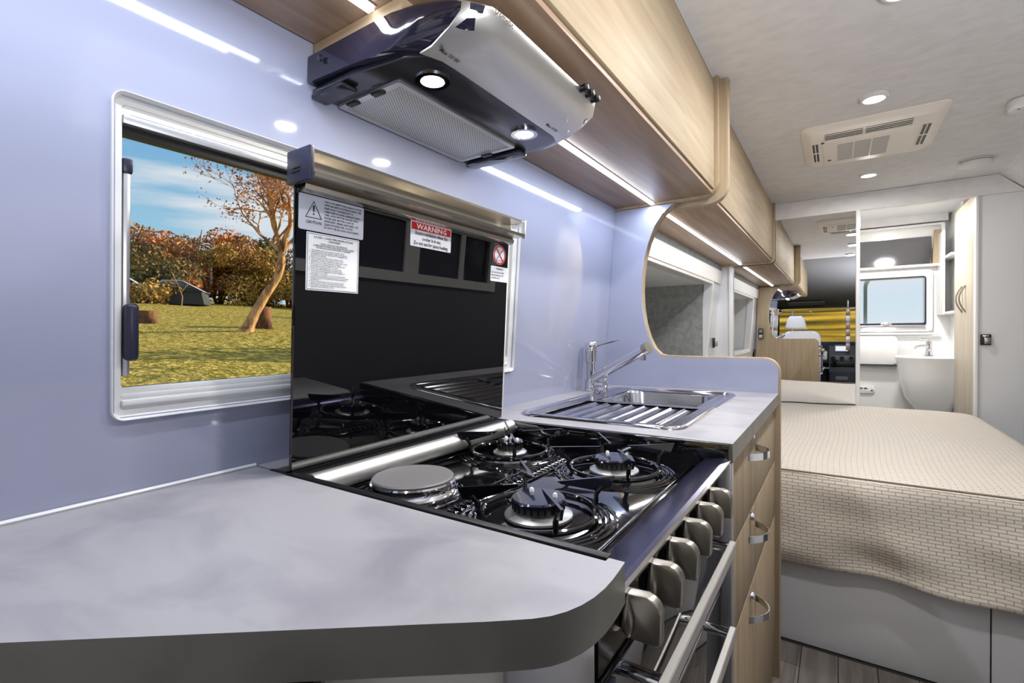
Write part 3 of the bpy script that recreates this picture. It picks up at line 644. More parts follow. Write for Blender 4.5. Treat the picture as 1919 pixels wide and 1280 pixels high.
# burners and pan supports
m_cap = mat('burner_cap', col(26, 28, 44), .18, coat=.8)
def arms(ang0):
    pass
for bi, (x, y, s, q) in enumerate(BUR):
    br_ = MB().lathe([(.036*s, TZ), (.0395*s, TZ+.003), (.0390*s, TZ+.0055), (.031*s, TZ+.0095), (.028*s, TZ+.010)], (x, y, 0), 'z', 40).build('burner', m_alu, ck)
    b = MB(); b.lathe([(.0290*s, TZ+.009), (.0300*s, TZ+.020), (.0285*s, TZ+.0215)], (x, y, 0), 'z', 36)
    b.build('flame_ring', mat('burner_ring', col(120, 116, 108), .35, .9), br_)
    b = MB()
    for k in range(24):
        a = 2*PI*k/24; b.box(-.0012, .0012, .0295*s, .0308*s, TZ+.013, TZ+.0205); 
        for v in list(b.bm.verts)[-8:]:
            vx, vy = v.co.x, v.co.y; v.co.x = x+vx*math.cos(a)-vy*math.sin(a); v.co.y = y+vx*math.sin(a)+vy*math.cos(a)
    b.build('flame_ports', m_black, br_)['kind'] = 'stuff'
    MB().lathe([(.0295*s, TZ+.0195), (.0312*s, TZ+.0205), (.0312*s, TZ+.0245), (.0295*s, TZ+.0265), (.012*s, TZ+.0275), (0, TZ+.0275)], (x, y, 0), 'z', 36).build('cap', m_cap if bi < 2 else m_black_g, br_)
    for a in (.9, 2.4): MB().lathe([(.0032, TZ+.018), (.0032, TZ+.030), (.002, TZ+.032), (0, TZ+.032)], (x+.024*s*math.cos(a)*-1, y+.024*s*math.sin(a)-.01, 0), 'z', 10).build('spark_pin', m_printw, br_)
    ps = MB().tube(circ((x, y), .073, TZ+.008), .0042, 10, closed=True).build('pan_support', m_black_g, ck)
    A0 = (math.radians(45), math.radians(38), math.radians(40))[bi]
    for k in range(4):
        a = A0 + k*PI/2; c_, s2 = math.cos(a), math.sin(a)
        P = lambda r, z: Vector((x+c_*r, y+s2*r, TZ+z))
        b = MB(); b.tube([P(.073, .008), P(.078, .014), P(.078, .024), P(.086, .034)], .0036, 8)
        # tapering blade from the outside towards the centre
        t3 = Vector((-s2, c_, 0))*.0019
        pr = [P(.104, .046), P(.098, .032), P(.080, .028), P(.030, .0405), P(.024, .0445)]
        Af = [b.bm.verts.new(p+t3) for p in pr]; Bf = [b.bm.verts.new(p-t3) for p in pr]
        b.bm.faces.new(Af); b.bm.faces.new(Bf[::-1])
        for j in range(5): b.bm.faces.new((Af[j], Bf[j], Bf[(j+1) % 5], Af[(j+1) % 5]))
        b.build('arm', m_black_g, ps, 50)
# steel hinge rail at the back of the hob
MB().tube([(-.618, .410, -.213), (-.618, .914, -.213)], .0165, 20).build('hinge_rail', m_steel, ck)
MB().box(-.655, -.632, .405, .922, TZ, -.2005, .001).build('hinge_guard', m_black, ck)
# knobs
kn_y = [.415, .483, .546, .613, .681, .753]
base_p = rrect(-.019, .019, -.021, .021, .008, 4)
kmesh = None
for y in kn_y:
    z = -.2495
    if kmesh is None:
        kb = MB().lathe([(.0215, -.180), (.0205, -.1685), (.0190, -.1635), (0, -.1632)], (0, y, z), 'x', 28).build('knob', m_satin, ck)
        g3 = MB().lathe([(.0150, -.1632), (.0150, -.1585)], (0, y, z), 'x', 24).build('knob_gap', m_black, kb)
        o4 = [(-.1600, z-.0175), (-.1600, z+.0190)] + [(-.1370+.0125*math.sin(PI/2*k/6), z+.0070+.0125*math.cos(PI/2*k/6)) for k in range(7)] + [(-.1275+.005*math.cos(PI/2*k/4)-.002, z-.0175-.005*math.sin(PI/2*k/4)+.001) for k in range(5)] + [(-.150, z-.0215)]
        b = MB(); b.prism(o4, 'y', y-.0065, y+.0065, .0026, 3); g1 = b.build('knob_grip', m_satin, kb, 50)
        b = MB(); rr = []
        for k in range(15):
            tt = k/14; hz0 = z+.0175-.037*tt; w0 = .0072*math.sin(PI*(.03+.94*tt))**.8*(.55+.6*tt); cx0 = -.1530
            rr.append([b.bm.verts.new((cx0+w0*math.cos(PI*j/8), y-.0060-.0085*math.sin(PI*j/8)*math.sin(PI*(.05+.9*tt))**.6, hz0)) for j in range(9)])
        for A, B in zip(rr, rr[1:]):
            for j in range(8): b.bm.faces.new((A[j], A[j+1], B[j+1], B[j]))
        b.bm.faces.new(rr[0]); b.bm.faces.new(rr[-1][::-1])
        g2 = b.build('thumb_scoop', m_satin, kb, 60)
        kmesh = (kb, g1, g2, g3); ky = y
    else:
        c0 = kb.copy(); C.objects.link(c0); c0.location = (0, y-ky, 0)
        for g_k in kmesh[1:]:
            c1 = g_k.copy(); C.objects.link(c1); c1.parent = c0
# doors
m_doorg = mat('smoked_oven_glass', col(18, 18, 20), .03, coat=1.0, spec=.9)
for z0, z1, hz_ in ((-.470, -.319, -.330), (-1.04, -.474, -.462)):
    od = MB().box(-.200, -.1750, .407, .922, z0, z1, .002).build('oven_door', m_doorg, ck)
    MB().box(-.1749, -.1738, .407, .922, z0, z0+.004).build('door_edge', m_alu, od)
    MB().box(-.1370, -.1275, .425, .800, hz_-.0085, hz_+.0085, .0012, 1).build('handle_bar', m_steel, od)
    for y in (.452, .793): MB().tube([(-.175, y, hz_), (-.134, y, hz_)], .0072, 14).build('handle_stem', m_chrome, od)
MB().box(-.1750, -.1715, .409, .426, -.345, -.322, .001).build('ignition_switch', m_navy, ck)
MB().box(-.1750, -.1710, .411, .424, -.405, -.370, .001).build('ignition_switch', m_navy, ck)

# glass lid standing up behind the hob
LOFF, LK = -.6375, .063
lid = thing('cooker_lid', 'upright black glass cooker lid with warning stickers and steel rail', 'lid', (-.65, .66, -.2))
MB().box(-.006, 0, .399, .926, -.196, .214, .0015, 1).lean(LOFF, LK).build('glass_panel', m_glass_k, lid)
MB().box(-.0068, -.0005, .9262, .9310, -.190, .215, .001).lean(LOFF, LK).build('edge_trim', m_white, lid)
cpf = [(-.006, .2145), (.040, .2145), (.042, .2205), (.038, .2190), (.002, .2190), (.002, .2470), (.036, .2470), (.038, .2505), (-.006, .2505)]
MB().prism(cpf, 'y', .4005, .9290, .0006, 1).lean(LOFF, LK).build('steel_rail', m_rail, lid)
MB().prism([(.0005, .2142), (.010, .2142), (.014, .2100), (.012, .2040), (.006, .2010), (.0005, .2010)], 'y', .405, .9270).lean(LOFF, LK).build('lower_bead', m_rail, lid)
ec = MB().box(-.012, .041, .392, .4004, .2080, .2535, .002).lean(LOFF, LK).build('end_cap', m_navy, lid)
for z in (.222, .227): MB().box(.002, .020, .3905, .392, z, z+.0015).lean(LOFF, LK).build('slot', m_black, ec)
MB().box(.034, .042, .9291, .9315, .2120, .2520, .001).lean(LOFF, LK).build('end_cap', m_steel, lid)
def lp(y, z, d=.0014): return (LOFF+LK*z+d, y, z)
RU = ((0, 1, 0), (LK, 0, 1))
def sticker(y0, y1, z0, z1, m, label, r=.003):
    s = MB().prism(rrect(y0, y1, z0, z1, r, 3), 'x', .0001, .0006).lean(LOFF, LK).build('sticker', m, lid); s['label'] = label; return s
s1 = sticker(.4035, .5155, .1500, .2000, m_silver_s, 'silver caution sticker')
MB().ring([(.4135, .168), (.4405, .168), (.427, .1925)], [(.4152, .1690), (.4388, .1690), (.427, .1905)], 'x', .0007, .0010).lean(LOFF, LK).build('triangle', m_print, s1)
MB().prism([(.4252, .186), (.4288, .186), (.4277, .1768), (.4263, .1768)], 'x', .0007, .0010).lean(LOFF, LK).build('exclamation', m_print, s1)
MB().prism([(.427+.0013*math.cos(a*PI/4), .1738+.0013*math.sin(a*PI/4)) for a in range(8)], 'x', .0007, .0010).lean(LOFF, LK).build('exclamation_dot', m_print, s1)
text('lettering', 'CAUTION', .0056, lp(.4145, .1602), *RU, m_print, s1)
text('lettering', 'FOR YOUR SAFETY THIS GLASS IS COATED\nWITH AN ANTI-SCATTERING PAINT. THIS\nPAINT IS NOT AS RESISTANT TO\nSCRATCHES AS GLASS, HANDLE IT WITH\nCARE. GLASS MUST BE WASHED WITH\nWATER AND NEUTRAL SOAP OR\nDETERGENT, RINSED AND DRIED. USE\nCLEAN SPONGES AND CLOTHS.\nDO NOT USE ALCOHOL OR SOLVENTS.', .0039, lp(.4440, .1935), *RU, m_print, s1, line=1.18, sx=.90)
s2 = sticker(.4165, .5080, .0650, .1480, m_paper, 'white gas instructions sticker', .001)
MB().ring([(.4180, .0665), (.5065, .0665), (.5065, .1465), (.4180, .1465)], [(.4186, .0671), (.5059, .0671), (.5059, .1459), (.4186, .1459)], 'x', .0007, .0009).lean(LOFF, LK).build('border', m_print, s2)
text('lettering', 'L.P.GAS - CONSUMER INSTRUCTIONS\nCARAVANS', .0040, lp(.462, .1408), *RU, m_print, s2, 'CENTER')
text('lettering', '"WHEN OPERATING THIS APPLIANCE,\nCOMBUSTIBLE MATERIAL SHALL BE RESTRICTED IN THEIR\nWITHIN 200mm FROM ANY POINT OF BURNERS"', .0029, lp(.462, .1320), *RU, m_print, s2, 'CENTER', sx=.95)
ln = ['1.  Clean appliance before and operating container valves.', '2.  Check connections at the appliance, regulator and cylinders', '    periodically for leaks with soapy water or its equivalent. This', '    should be done annually.', '3.  Never use a match or flame when checking for leaks.', '4.  Close container valve when appliances are not in use.', '5.  All appliances should be turned off and cylinder valve closed', '    when not in use or whilst refuelling is in progress.', '6.  In the event of an accidental gas leak close cylinder valve', '    and ventilate the vehicle until the air is clear.', '7.  Never use cooking appliances for comfort heating.', '8.  In the event of fire, immediately close cylinder valve.', '9.  Check hoses and fit sealing plug in all spare cylinders not', '    connected in use or empty.', '10. No additions or alterations to the LP Gas system shall be', '    performed by an authorised agent if instead part of the supplier.', '11. Appliances shall not be altered without the authorisation of', '    the authority.', '12. Persons should familiarise themselves with the smell of', '    vapours LP Gas to assist in the early detection of leaks.', '13. All ventilation openings, flues and vents should be checked', '    regularly to ensure that they are clear.']
text('lettering', '\n'.join(ln), .00255, lp(.4205, .1222), *RU, m_print, s2, sx=1.0, line=.98)
s3 = sticker(.6180, .7260, .1570, .2015, m_paper, 'red and white warning sticker', .002)
MB().box(.0007, .0009, .6200, .7240, .1865, .1995).lean(LOFF, LK).build('red_band', m_red, s3)
text('lettering', 'WARNING', .0135, lp(.672, .1885), *RU, m_printw, s3, 'CENTER', sx=1.22)
text('lettering', 'Ensure ventilation when the\ncooker is in use.\nDo not use for space heating.', .0095, lp(.672, .1785, .0013), *RU, m_print, s3, 'CENTER', sx=.80, line=.95)
s4 = MB().prism([(.8905+.0235*math.cos(2*PI*k/32), .1740+.0215*math.sin(2*PI*k/32)) for k in range(32)], 'x', .0001, .0006).lean(LOFF, LK).build('sticker', m_paper, lid); s4['label'] = 'round red and white prohibition sticker'
ci = lambda r: [(.8905+r*1.08*math.cos(2*PI*k/32), .1740+r*math.sin(2*PI*k/32)) for k in range(32)]
MB().ring(ci(.0210), ci(.0172), 'x', .0007, .0010).lean(LOFF, LK).build('red_ring', m_red, s4)
MB().prism([(.876, .1865), (.879, .1885), (.905, .1620), (.902, .1600)], 'x', .0008, .0011).lean(LOFF, LK).build('red_bar', m_red, s4)
MB().prism([(.877, .163), (.879, .161), (.904, .1855), (.902, .1875)], 'x', .0007, .0009).lean(LOFF, LK).build('drawn_utensil', m_dash2, s4)
MB().box(.0007, .0009, .878, .903, .160, .1625).lean(LOFF, LK).build('drawn_flame', mat('blue_print', col(120, 170, 200), .5), s4)
s5 = sticker(.8600, .9250, .1150, .1480, m_paper, 'small white warning sticker', .002)
text('lettering', 'WARNING', .0055, lp(.8925, .1410), *RU, m_print, s5, 'CENTER')
text('lettering', 'Do not close lid until\nafter burners are off\nand lid is cool.', .0058, lp(.8625, .1330), *RU, m_print, s5, sx=.92, line=1.05)

# ------------------------------------------------------------------ bed
bd = thing('bed_base', 'white panelled bed base below the quilted bedspread', 'bed', (0, 2.9, FLOOR))
MB().box(-.70, .385, 2.004, 2.022, FLOOR, -.62, .001).build('front_panel', m_white_g, bd)
MB().box(.389, .640, 2.004, 2.022, FLOOR, -.62, .001).build('front_panel', m_white_g, bd)
MB().box(.622, .640, 2.02, 3.74, FLOOR, -.62, .001).build('side_panel', m_white_g, bd)
MB().box(-.70, .62, 2.02, 3.74, -.64, -.621).build('slat_deck', m_oak_x, bd)
tag(MB().box(-.70, .630, 2.025, 3.72, -.619, -.515, .03, 3).build('mattress', m_liner), 'thick mattress on the bed base under the bedspread', 'mattress')
X0, X1, YB, YF = -.715, .655, 3.735, 1.990
b = MB(); NX, NT, ND = 74, 50, 30
uvd = []; grid = []
drop = .335
for i in range(NX+1):
    x = X0+(X1-X0)*i/NX; rowv = []
    for j in range(NT+ND+1):
        if j <= NT:
            s = (YB-YF)*j/NT; y = YB-s; z = -.488 + .010*math.sin(3.1*x+1)*math.sin(2.2*y) - .012*max(0, (j/NT-.93)/.07)**2 - .010*max(0, (x-.58)/.075)**2
            z += .0015*math.sin(17*x+5*y)
        else:
            t_ = (j-NT)/ND; s = (YB-YF)+drop*t_
            fold = .012*math.sin(9*x+3.2*t_+1.1)+.009*math.sin(21*x-5*t_)*t_+.006*math.sin(6*x+11*t_)+.007*math.sin(16*x-9*t_+2)*math.sin(5*x+6*t_)
            y = YF - .012*math.sin(min(t_*9, PI/2)) - .012*t_ - (fold+.022)*(.15+t_*.85)
            z = -.502 - (drop-.02)*t_ + .006*math.sin(7*x+.6)*t_ + .004*math.sin(19*x)*t_
        rowv.append(b.bm.verts.new((x, y, z))); uvd.append((x+.01*math.sin(5*s), s))
    grid.append(rowv)
for i in range(NX):
    for j in range(NT+ND): b.bm.faces.new((grid[i][j], grid[i+1][j], grid[i+1][j+1], grid[i][j+1]))
uvl = b.bm.loops.layers.uv.new('UVMap'); b.bm.verts.index_update()
for f in b.bm.faces:
    for l in f.loops: l[uvl].uv = uvd[l.vert.index]
bsd = b.build('bedspread', m_spread, None, 80); tag(bsd, 'beige quilted basket-weave bedspread draped over the front of bed', 'bedspread')
so = bsd.modifiers.new('thick', 'SOLIDIFY'); so.thickness = .006; so.offset = 1
MB().tube([(X0+(X1-X0)*i/40, YF-.006, -.499) for i in range(41)], .0032, 6).build('piping', mat('taupe_piping', col(112, 98, 88), .7), bsd)

# ------------------------------------------------------------------ latches on the walls
for lx, ly, lz, ax, lab in ((.695, 3.756, -.065, 'y', 'small brass and black door latch on the pale right panel'), (wx(-.09)+.012, 3.66, -.085, 'x', 'small brass and black latch on white pillar left of mirror')):
    t_ = thing('door_latch', lab, 'latch', (lx, ly, lz))
    if ax == 'y':
        MB().box(lx-.022, lx+.022, 3.752, 3.764, lz-.03, lz+.03, .002).build('plate', m_black, t_); MB().box(lx-.010, lx+.020, 3.736, 3.752, lz-.024, lz+.012, .004).build('catch', m_satin, t_); MB().box(lx-.014, lx+.014, 3.744, 3.752, lz+.014, lz+.026, .002).build('keeper', m_chrome, t_)
    else:
        MB().box(lx-.006, lx+.004, ly-.022, ly+.022, lz-.035, lz+.035, .002).build('plate', m_black, t_); MB().box(lx+.004, lx+.022, ly-.014, ly+.016, lz-.025, lz+.015, .004).build('catch', m_satin, t_)

# ------------------------------------------------------------------ ceiling fittings
ac = thing('air_conditioner', 'cream square air conditioner with louvred vents on ceiling', 'air conditioner', (.115, 2.70, .855))
AX0, AX1, AY0, AY1 = -.134, .360, 2.425, 2.972
P0 = rrect(AX0, AX1, AY0, AY1, .03, 4); P1 = rrect(AX0+.035, AX1-.035, AY0+.035, AY1-.035, .03, 4)
b = MB(); R = ringsolid(b, [(P0, .8545), (P0, .849), (P1, .826)]); b.bm.faces.new(R[-1]); b.bm.faces.new(R[0][::-1]); b.build('housing', m_cream, ac, 30)
for x0, x1 in ((-.045, .088), (.098, .250)):
    v = MB().box(x0, x1, 2.475, 2.545, .8235, .8262).build('vent', m_black, ac)
    for k in range(4): MB().box(x0, x1, 2.476+.0205*k, 2.4815+.0205*k, .8222, .8236, .0005, 1).build('louvre', m_cream, v)
for x0, x1 in ((-.096, -.070), (.288, .318)):
    v = MB().box(x0, x1, 2.58, 2.84, .8250, .8262).build('vent', m_black, ac)
    for k in range(3): MB().box(x0+(x1-x0)*k/2-.0022, x0+(x1-x0)*k/2+.0022, 2.58, 2.84, .8238, .8251, .0005, 1).build('louvre', m_cream, v)
    MB().box(x0, x1, 2.70, 2.712, .8236, .8251).build('louvre', m_cream, v)
gp = MB().box(-.055, .265, 2.565, 2.925, .8222, .8262, .003).build('centre_cover', m_cream, ac)
for g0 in (.000, .064, .128):
    gr = MB().box(g0, g0+.058, 2.625, 2.870, .8212, .8223).build('grille', m_dash2, ac)
    for k in range(19): MB().box(g0, g0+.058, 2.6265+.0130*k, 2.6310+.0130*k, .8200, .8213, .0005, 1).build('slat', m_cream, gr)
MB().lathe([(.008, .8222), (.007, .8205), (0, .8205)], (-.032, 2.84, 0), 'z', 16).build('indicator', m_black, ac)
MB().box(-.060, -.048, 2.560, 2.572, .8205, .8225).build('sensor', m_navy, ac)
for i, (x, y, lab) in enumerate(((.112, 2.24, 'lit round downlight on the ceiling in front of air conditioner'), (.143, 3.326, 'lit round downlight on ceiling between air conditioner and bulkhead'), (.134, 1.57, 'lit round downlight on the ceiling nearest above the camera'), (.12, .80, 'lit round downlight on ceiling by the stove locker seen in mirror'), (.45, .15, 'unseen downlight added over the cab step behind the camera'))):
    z = .855 if y > .6 else .84  # the lower fitting is an added one, out of view
    d = thing('downlight', lab, 'light', (x, y, z))
    MB().lathe([(.045, z), (.045, z-.010), (.040, z-.014), (.034, z-.014), (.034, z-.010)], (x, y, 0), 'z', 32).build('bezel', m_white, d)
    MB().lathe([(.0335, z-.0105), (.0335, z-.0125), (0, z-.0135)], (x, y, 0), 'z', 28).build('lens', m_bulb2, d)
sd_ = thing('smoke_alarm', 'round white smoke alarm on ceiling right of the downlight', 'alarm', (.584, 3.387, .855))
MB().lathe([(.060, .855), (.060, .846), (.068, .842), (.066, .826), (.055, .822), (0, .821)], (.584, 3.387, 0), 'z', 40).build('case', m_white, sd_)
MB().lathe([(.0625, .847), (.0625, .8435)], (.584, 3.387, 0), 'z', 40).build('base_band', mat('olive_band', col(120, 104, 60), .6), sd_)  # olive ring between base and cap
sg = thing('ceiling_sensor', 'rounded white ceiling sensor cut by the right edge', 'sensor', (.60, 2.60, .855))
MB().prism(rrect(.535, .675, 2.545, 2.635, .035, 6), 'z', .812, .8545, .012, 3).build('case', m_white, sg)
MB().lathe([(.004, .8125), (.004, .811), (0, .811)], (.560, 2.565, 0), 'z', 10).build('indicator', m_black, sg)

# ------------------------------------------------------------------ driver's cab behind the camera, seen in the mirror
struct(MB().box(-.95, 1.0, -2.0, -1.70, FLOOR, -.62).build('wall_front', m_dash))
for s, nm in ((-1, 'wall_cab_left'), (1, 'wall_cab_right')):
    xx = -.86 if s < 0 else .95
    struct(MB().plate((-1.9, -.31), (FLOOR, .50), [(-1.6, -.62, -.10, .33)], 'x', xx, xx+.04).build(nm, m_liner_d))
    MB().box(xx+.018, xx+.022, -1.6, -.62, -.10, .33).build('window_%d' % (4 if s < 0 else 5), m_pane)['kind'] = 'structure'
w4 = struct(MB().ring(rrect(-.86, .96, -.30, .44, .05), rrect(-.80, .90, -.22, .345, .05), 'y', -1.74, -1.70).build('window_6', m_black))
MB().box(-.80, .90, -1.725, -1.720, -.22, .345).build('windscreen', m_pane, w4)
MB().box(-.62, -.60, -1.70, -1.69, -.22, .345).build('centre_post', m_alu, w4)
ds = thing('dashboard', 'charcoal van dashboard with radio and heater controls under windscreen', 'dashboard', (0, -1.5, FLOOR))
MB().prism([(-1.70, -.24), (-1.62, -.185), (-1.28, -.185), (-1.20, -.24), (-1.22, -.50), (-1.70, -.60)], 'x', -.83, .92, .02, 3).build('top_roll', m_dash, ds)
cs = MB().prism([(-1.22, -.19), (-1.16, -.24), (-1.10, -.52), (-1.02, -.62), (-1.02, -.95), (-1.25, -.95)], 'x', -.10, .23, .012, 3).build('centre_console', m_dash, ds)
rd = MB().box(-.03, .145, -1.165, -1.125, -.33, -.225, .004).build('radio', m_dash2, cs); 
MB().box(-.02, .130, -1.128, -1.118, -.315, -.245, .002).build('radio_display', m_disp, ds)
MB().box(-.085, .21, -1.14, -1.095, -.46, -.385, .006).build('heater_panel', m_dash2, ds)
for x in (-.05, .06, .17): MB().lathe([(.030, -1.095), (.028, -1.07), (0, -1.07)], (x, 0, -.42), 'y', 18).build('heater_knob', m_black, ds)
MB().box(-.085, .21, -1.11, -1.07, -.55, -.48, .006).build('air_vent', m_black, ds)
MB().box(-.02, .13, -1.04, -1.0, -.74, -.68, .006).build('cup_tray', m_dash2, ds)
MB().tube([(-.06, -1.10, -.42), (-.03, -.98, -.50), (-.02, -.93, -.45)], [.016, .014, .026], 10).build('gear_lever', m_black, ds)
sw = thing('steering_wheel', 'black steering wheel in front of the driver seat', 'steering wheel', (-.42, -1.12, -.25))
mt_ = Matrix.Translation((-.42, -1.08, -.24)) @ Matrix.Rotation(math.radians(28), 4, 'X')
MB().tube([(.19*math.cos(2*PI*k/36), 0, .19*math.sin(2*PI*k/36)) for k in range(36)], .015, 10, closed=True).xf(mt_).build('rim', m_black, sw)
MB().lathe([(.065, -.02), (.06, .02), (0, .03)], (0, 0, 0), 'y', 20).xf(mt_).build('hub', m_black, sw)
for a in (0, PI, -PI/2): MB().tube([(.05*math.cos(a), 0, .05*math.sin(a)), (.185*math.cos(a), 0, .185*math.sin(a))], .014, 8).xf(mt_).build('spoke', m_black, sw)
st = thing('driver_seat', 'white leather driver seat with headrest facing windscreen', 'seat', (-.41, -.50, FLOOR))
MB().prism([(-.615, .015), (-.345, .015), (-.375, .15), (-.41, .195), (-.55, .195), (-.585, .15)], 'y', -.40, -.30, .03, 3).build('headrest', m_seat, st)
MB().prism(rrect(-.64, -.185, -.62, -.015, .10, 8), 'y', -.40, -.27, .03, 4).build('backrest', m_seat, st)
for x in (-.53, -.43): MB().tube([(x, -.345, -.05), (x, -.35, .04)], .007, 8).build('headrest_post', m_chrome, st)
MB().box(-.63, -.19, -.92, -.33, -.66, -.52, .05, 4).build('seat_cushion', m_seat, st)
MB().box(-.58, -.24, -.85, -.38, FLOOR, -.66, .02).build('seat_base', m_dash, st)
MB().box(-.165, -.115, -.78, -.42, -.42, -.30, .02, 3).build('armrest', m_seat, st)
MB().box(-.185, -.16, -.45, -.38, -.60, -.34, .01).build('armrest_bracket', m_dash2, st)
st2 = thing('passenger_seat', 'white leather passenger seat beyond the right of the mirror', 'seat', (.50, -.75, FLOOR))
MB().box(.41, .60, -.86, -.76, .00, .17, .04, 4).build('headrest', m_seat, st2)
MB().prism(rrect(.27, .73, -.64, -.03, .10, 8), 'y', -.86, -.74, .03, 4).build('backrest', m_seat, st2)
MB().box(.28, .72, -1.28, -.80, -.66, -.52, .05, 4).build('seat_cushion', m_seat, st2)
MB().box(.33, .67, -1.2, -.84, FLOOR, -.66, .02).build('seat_base', m_dash, st2)
vz = thing('sun_visor', 'grey sun visor folded up above the windscreen', 'visor', (-.40, -1.5, .38))
MB().prism([(-1.60, .405), (-1.40, .445), (-1.40, .430), (-1.60, .390)], 'x', -.66, -.16, .004).build('flap', m_liner_d, vz)
MB().tube([(-.66, -1.60, .405), (-.70, -1.62, .41), (-.72, -1.64, .43)], .006, 8).build('pivot_arm', m_dash, vz)
cs_ = thing('hanging_strip', 'narrow banded metallic strip hanging before the windscreen in mirror', 'strip', (.13, -1.0, .30))
for k in range(6): MB().box(.105, .155, -1.006, -1.0, .30-.10*(k+1)+.002, .30-.10*k, .002).build('band', (m_satin, m_steel, mat('rose_band', col(190, 160, 155), .35, .6))[k % 3], cs_)
MB().box(.12, .14, -1.01, -.996, .30, .42, .002).build('hanger', m_alu, cs_)

# ------------------------------------------------------------------ outdoors
def gz(x, y):
    d = max(0, -x-3.2); z = -1.62 + .148*d - .0009*d*d*(d < 60)
    d2 = max(0, -y-5); z = max(z, -1.62 + .150*d2)
    return z + .05*math.sin(.5*x+.3*y) + .04*math.sin(.9*y-.4*x)
def hgt(x, y): return gz(x, y)
b = MB(); NX_, NY_ = 90, 110; gv = []
for i in range(NX_+1):
    x = -62+100*i/NX_; gv.append([b.bm.verts.new((x, -60+120*j/NY_, hgt(x, -60+120*j/NY_))) for j in range(NY_+1)])
for i in range(NX_):
    for j in range(NY_): b.bm.faces.new((gv[i][j], gv[i+1][j], gv[i+1][j+1], gv[i][j+1]))
struct(b.build('ground', m_grass, None, 180))

def leafy(b, c, rad, nleaf, size, rnd, hollow=.35):
    for _ in range(nleaf):
        while True:
            v = Vector((rnd.uniform(-1, 1), rnd.uniform(-1, 1), rnd.uniform(-1, 1)))
            if hollow < v.length < 1: break
        p = Vector((c[0]+v.x*rad[0], c[1]+v.y*rad[1], c[2]+v.z*rad[2]))
        a = Vector((rnd.gauss(0, 1), rnd.gauss(0, 1), rnd.gauss(0, 1))).normalized(); q = a.cross(Vector((rnd.gauss(0, 1), rnd.gauss(0, 1), rnd.gauss(0, 1)))).normalized()
        s = size*rnd.uniform(.6, 1.3)
        b.bm.faces.new([b.bm.verts.new(p+a*s), b.bm.verts.new(p+q*s*.5), b.bm.verts.new(p-a*s), b.bm.verts.new(p-q*s*.5)])
def far_tree(x, y, h, w, m, label, seed, n=6500, trunk=m_bark_d, lift=.02):
    rnd = random.Random(seed); z = hgt(x, y)
    t_ = thing('tree', label, 'tree', (x, y, z-.05), 'trees behind the lawn')
    b = MB(); tips = []
    for k in range(6):
        a = rnd.uniform(0, 2*PI); r = w*.5*rnd.uniform(.3, 1)
        p1 = Vector((x+r*.35*math.cos(a), y+r*.35*math.sin(a), z+h*.35)); p2 = Vector((x+r*math.cos(a), y+r*math.sin(a), z+h*rnd.uniform(.6, .95)))
        b.tube([(x+.1*math.cos(a), y+.1*math.sin(a), z-.1), p1, (p1+p2)/2+Vector((rnd.uniform(-.3, .3), rnd.uniform(-.3, .3), 0)), p2], [.11, .08, .05, .02], 5); tips.append(p2)
    b.build('branches', trunk, t_)
    b = MB()
    for k in range(16):
        a = rnd.uniform(0, 2*PI); r = w*.62*math.sqrt(rnd.random())
        zz = z+h*(lift+(1-lift)*rnd.uniform(.15, .92)); rr_ = w*rnd.uniform(.18, .30)
        leafy(b, (x+r*math.cos(a), y+r*math.sin(a), zz-rr_*.4), (rr_, rr_, rr_*.75), n//16, .12, rnd, .2)
    b.build('crown', m, t_, 0)['kind'] = 'stuff'
    return t_
# directions seen through the galley window run from about 57 to 73 degrees left of ahead
def at(px_ang, d): a = math.radians(px_ang); return (-d*math.sin(a), d*math.cos(a))
FT = [(73.5, 38, 5.0, 5.0, m_leaf_b, 'brown bushy tree at the left edge of the window view'),
      (71.5, 35, 3.3, 4.2, m_leaf_g, 'dark olive bush standing low behind the left tent'),
      (70.3, 41, 5.0, 4.6, m_leaf_b, 'thin brown tree above the gap between the tents'),
      (68.3, 36, 3.2, 2.9, m_leaf_o, 'bright orange low tree behind the right tent'),
      (67.0, 39, 5.2, 4.6, m_leaf_o, 'tall orange-brown tree at the centre of the thicket'),
      (64.7, 38, 4.9, 4.6, m_leaf_b, 'broad brown tree right of the tall orange one'),
      (62.4, 37, 4.5, 4.0, m_leaf_y, 'yellow-green tree just left of the leaning gum'),
      (60.6, 40, 5.2, 4.4, m_leaf_g, 'dark green tree behind the leaning gum trunk'),
      (58.3, 38, 4.4, 4.6, m_leaf_y, 'yellow-brown tree at the right end of the thicket'),
      (55.6, 40, 5.0, 5.0, m_leaf_b, 'brown tree hidden partly by the cooker lid'),
      (76.5, 38, 5.0, 5.0, m_leaf_b, 'brown tree beyond the left window frame')]
for i, (a, d, h, w, m, lab) in enumerate(FT):
    x, y = at(a, d); far_tree(x, y, h, w, m, lab, 40+i)
x, y = at(70.6, 31); far_tree(x, y, 1.3, 2.0, m_leaf_y, 'small yellow-green shrub between the two tents', 91, 900, lift=.0)
# trees out of frame whose long shadows cross the lawn
for i, (x, y, h) in enumerate(((-8.0, 14.5, 5.5), (-18, 25, 6.0), (-25, 30, 7.0))):
    far_tree(x, y, h, 3.6, m_leaf_g, ('lone olive tree nearest the van, right of the window view', 'middle olive tree of the three right of the lawn', 'farthest olive tree of the three right of the lawn')[i], 70+i, 1800)
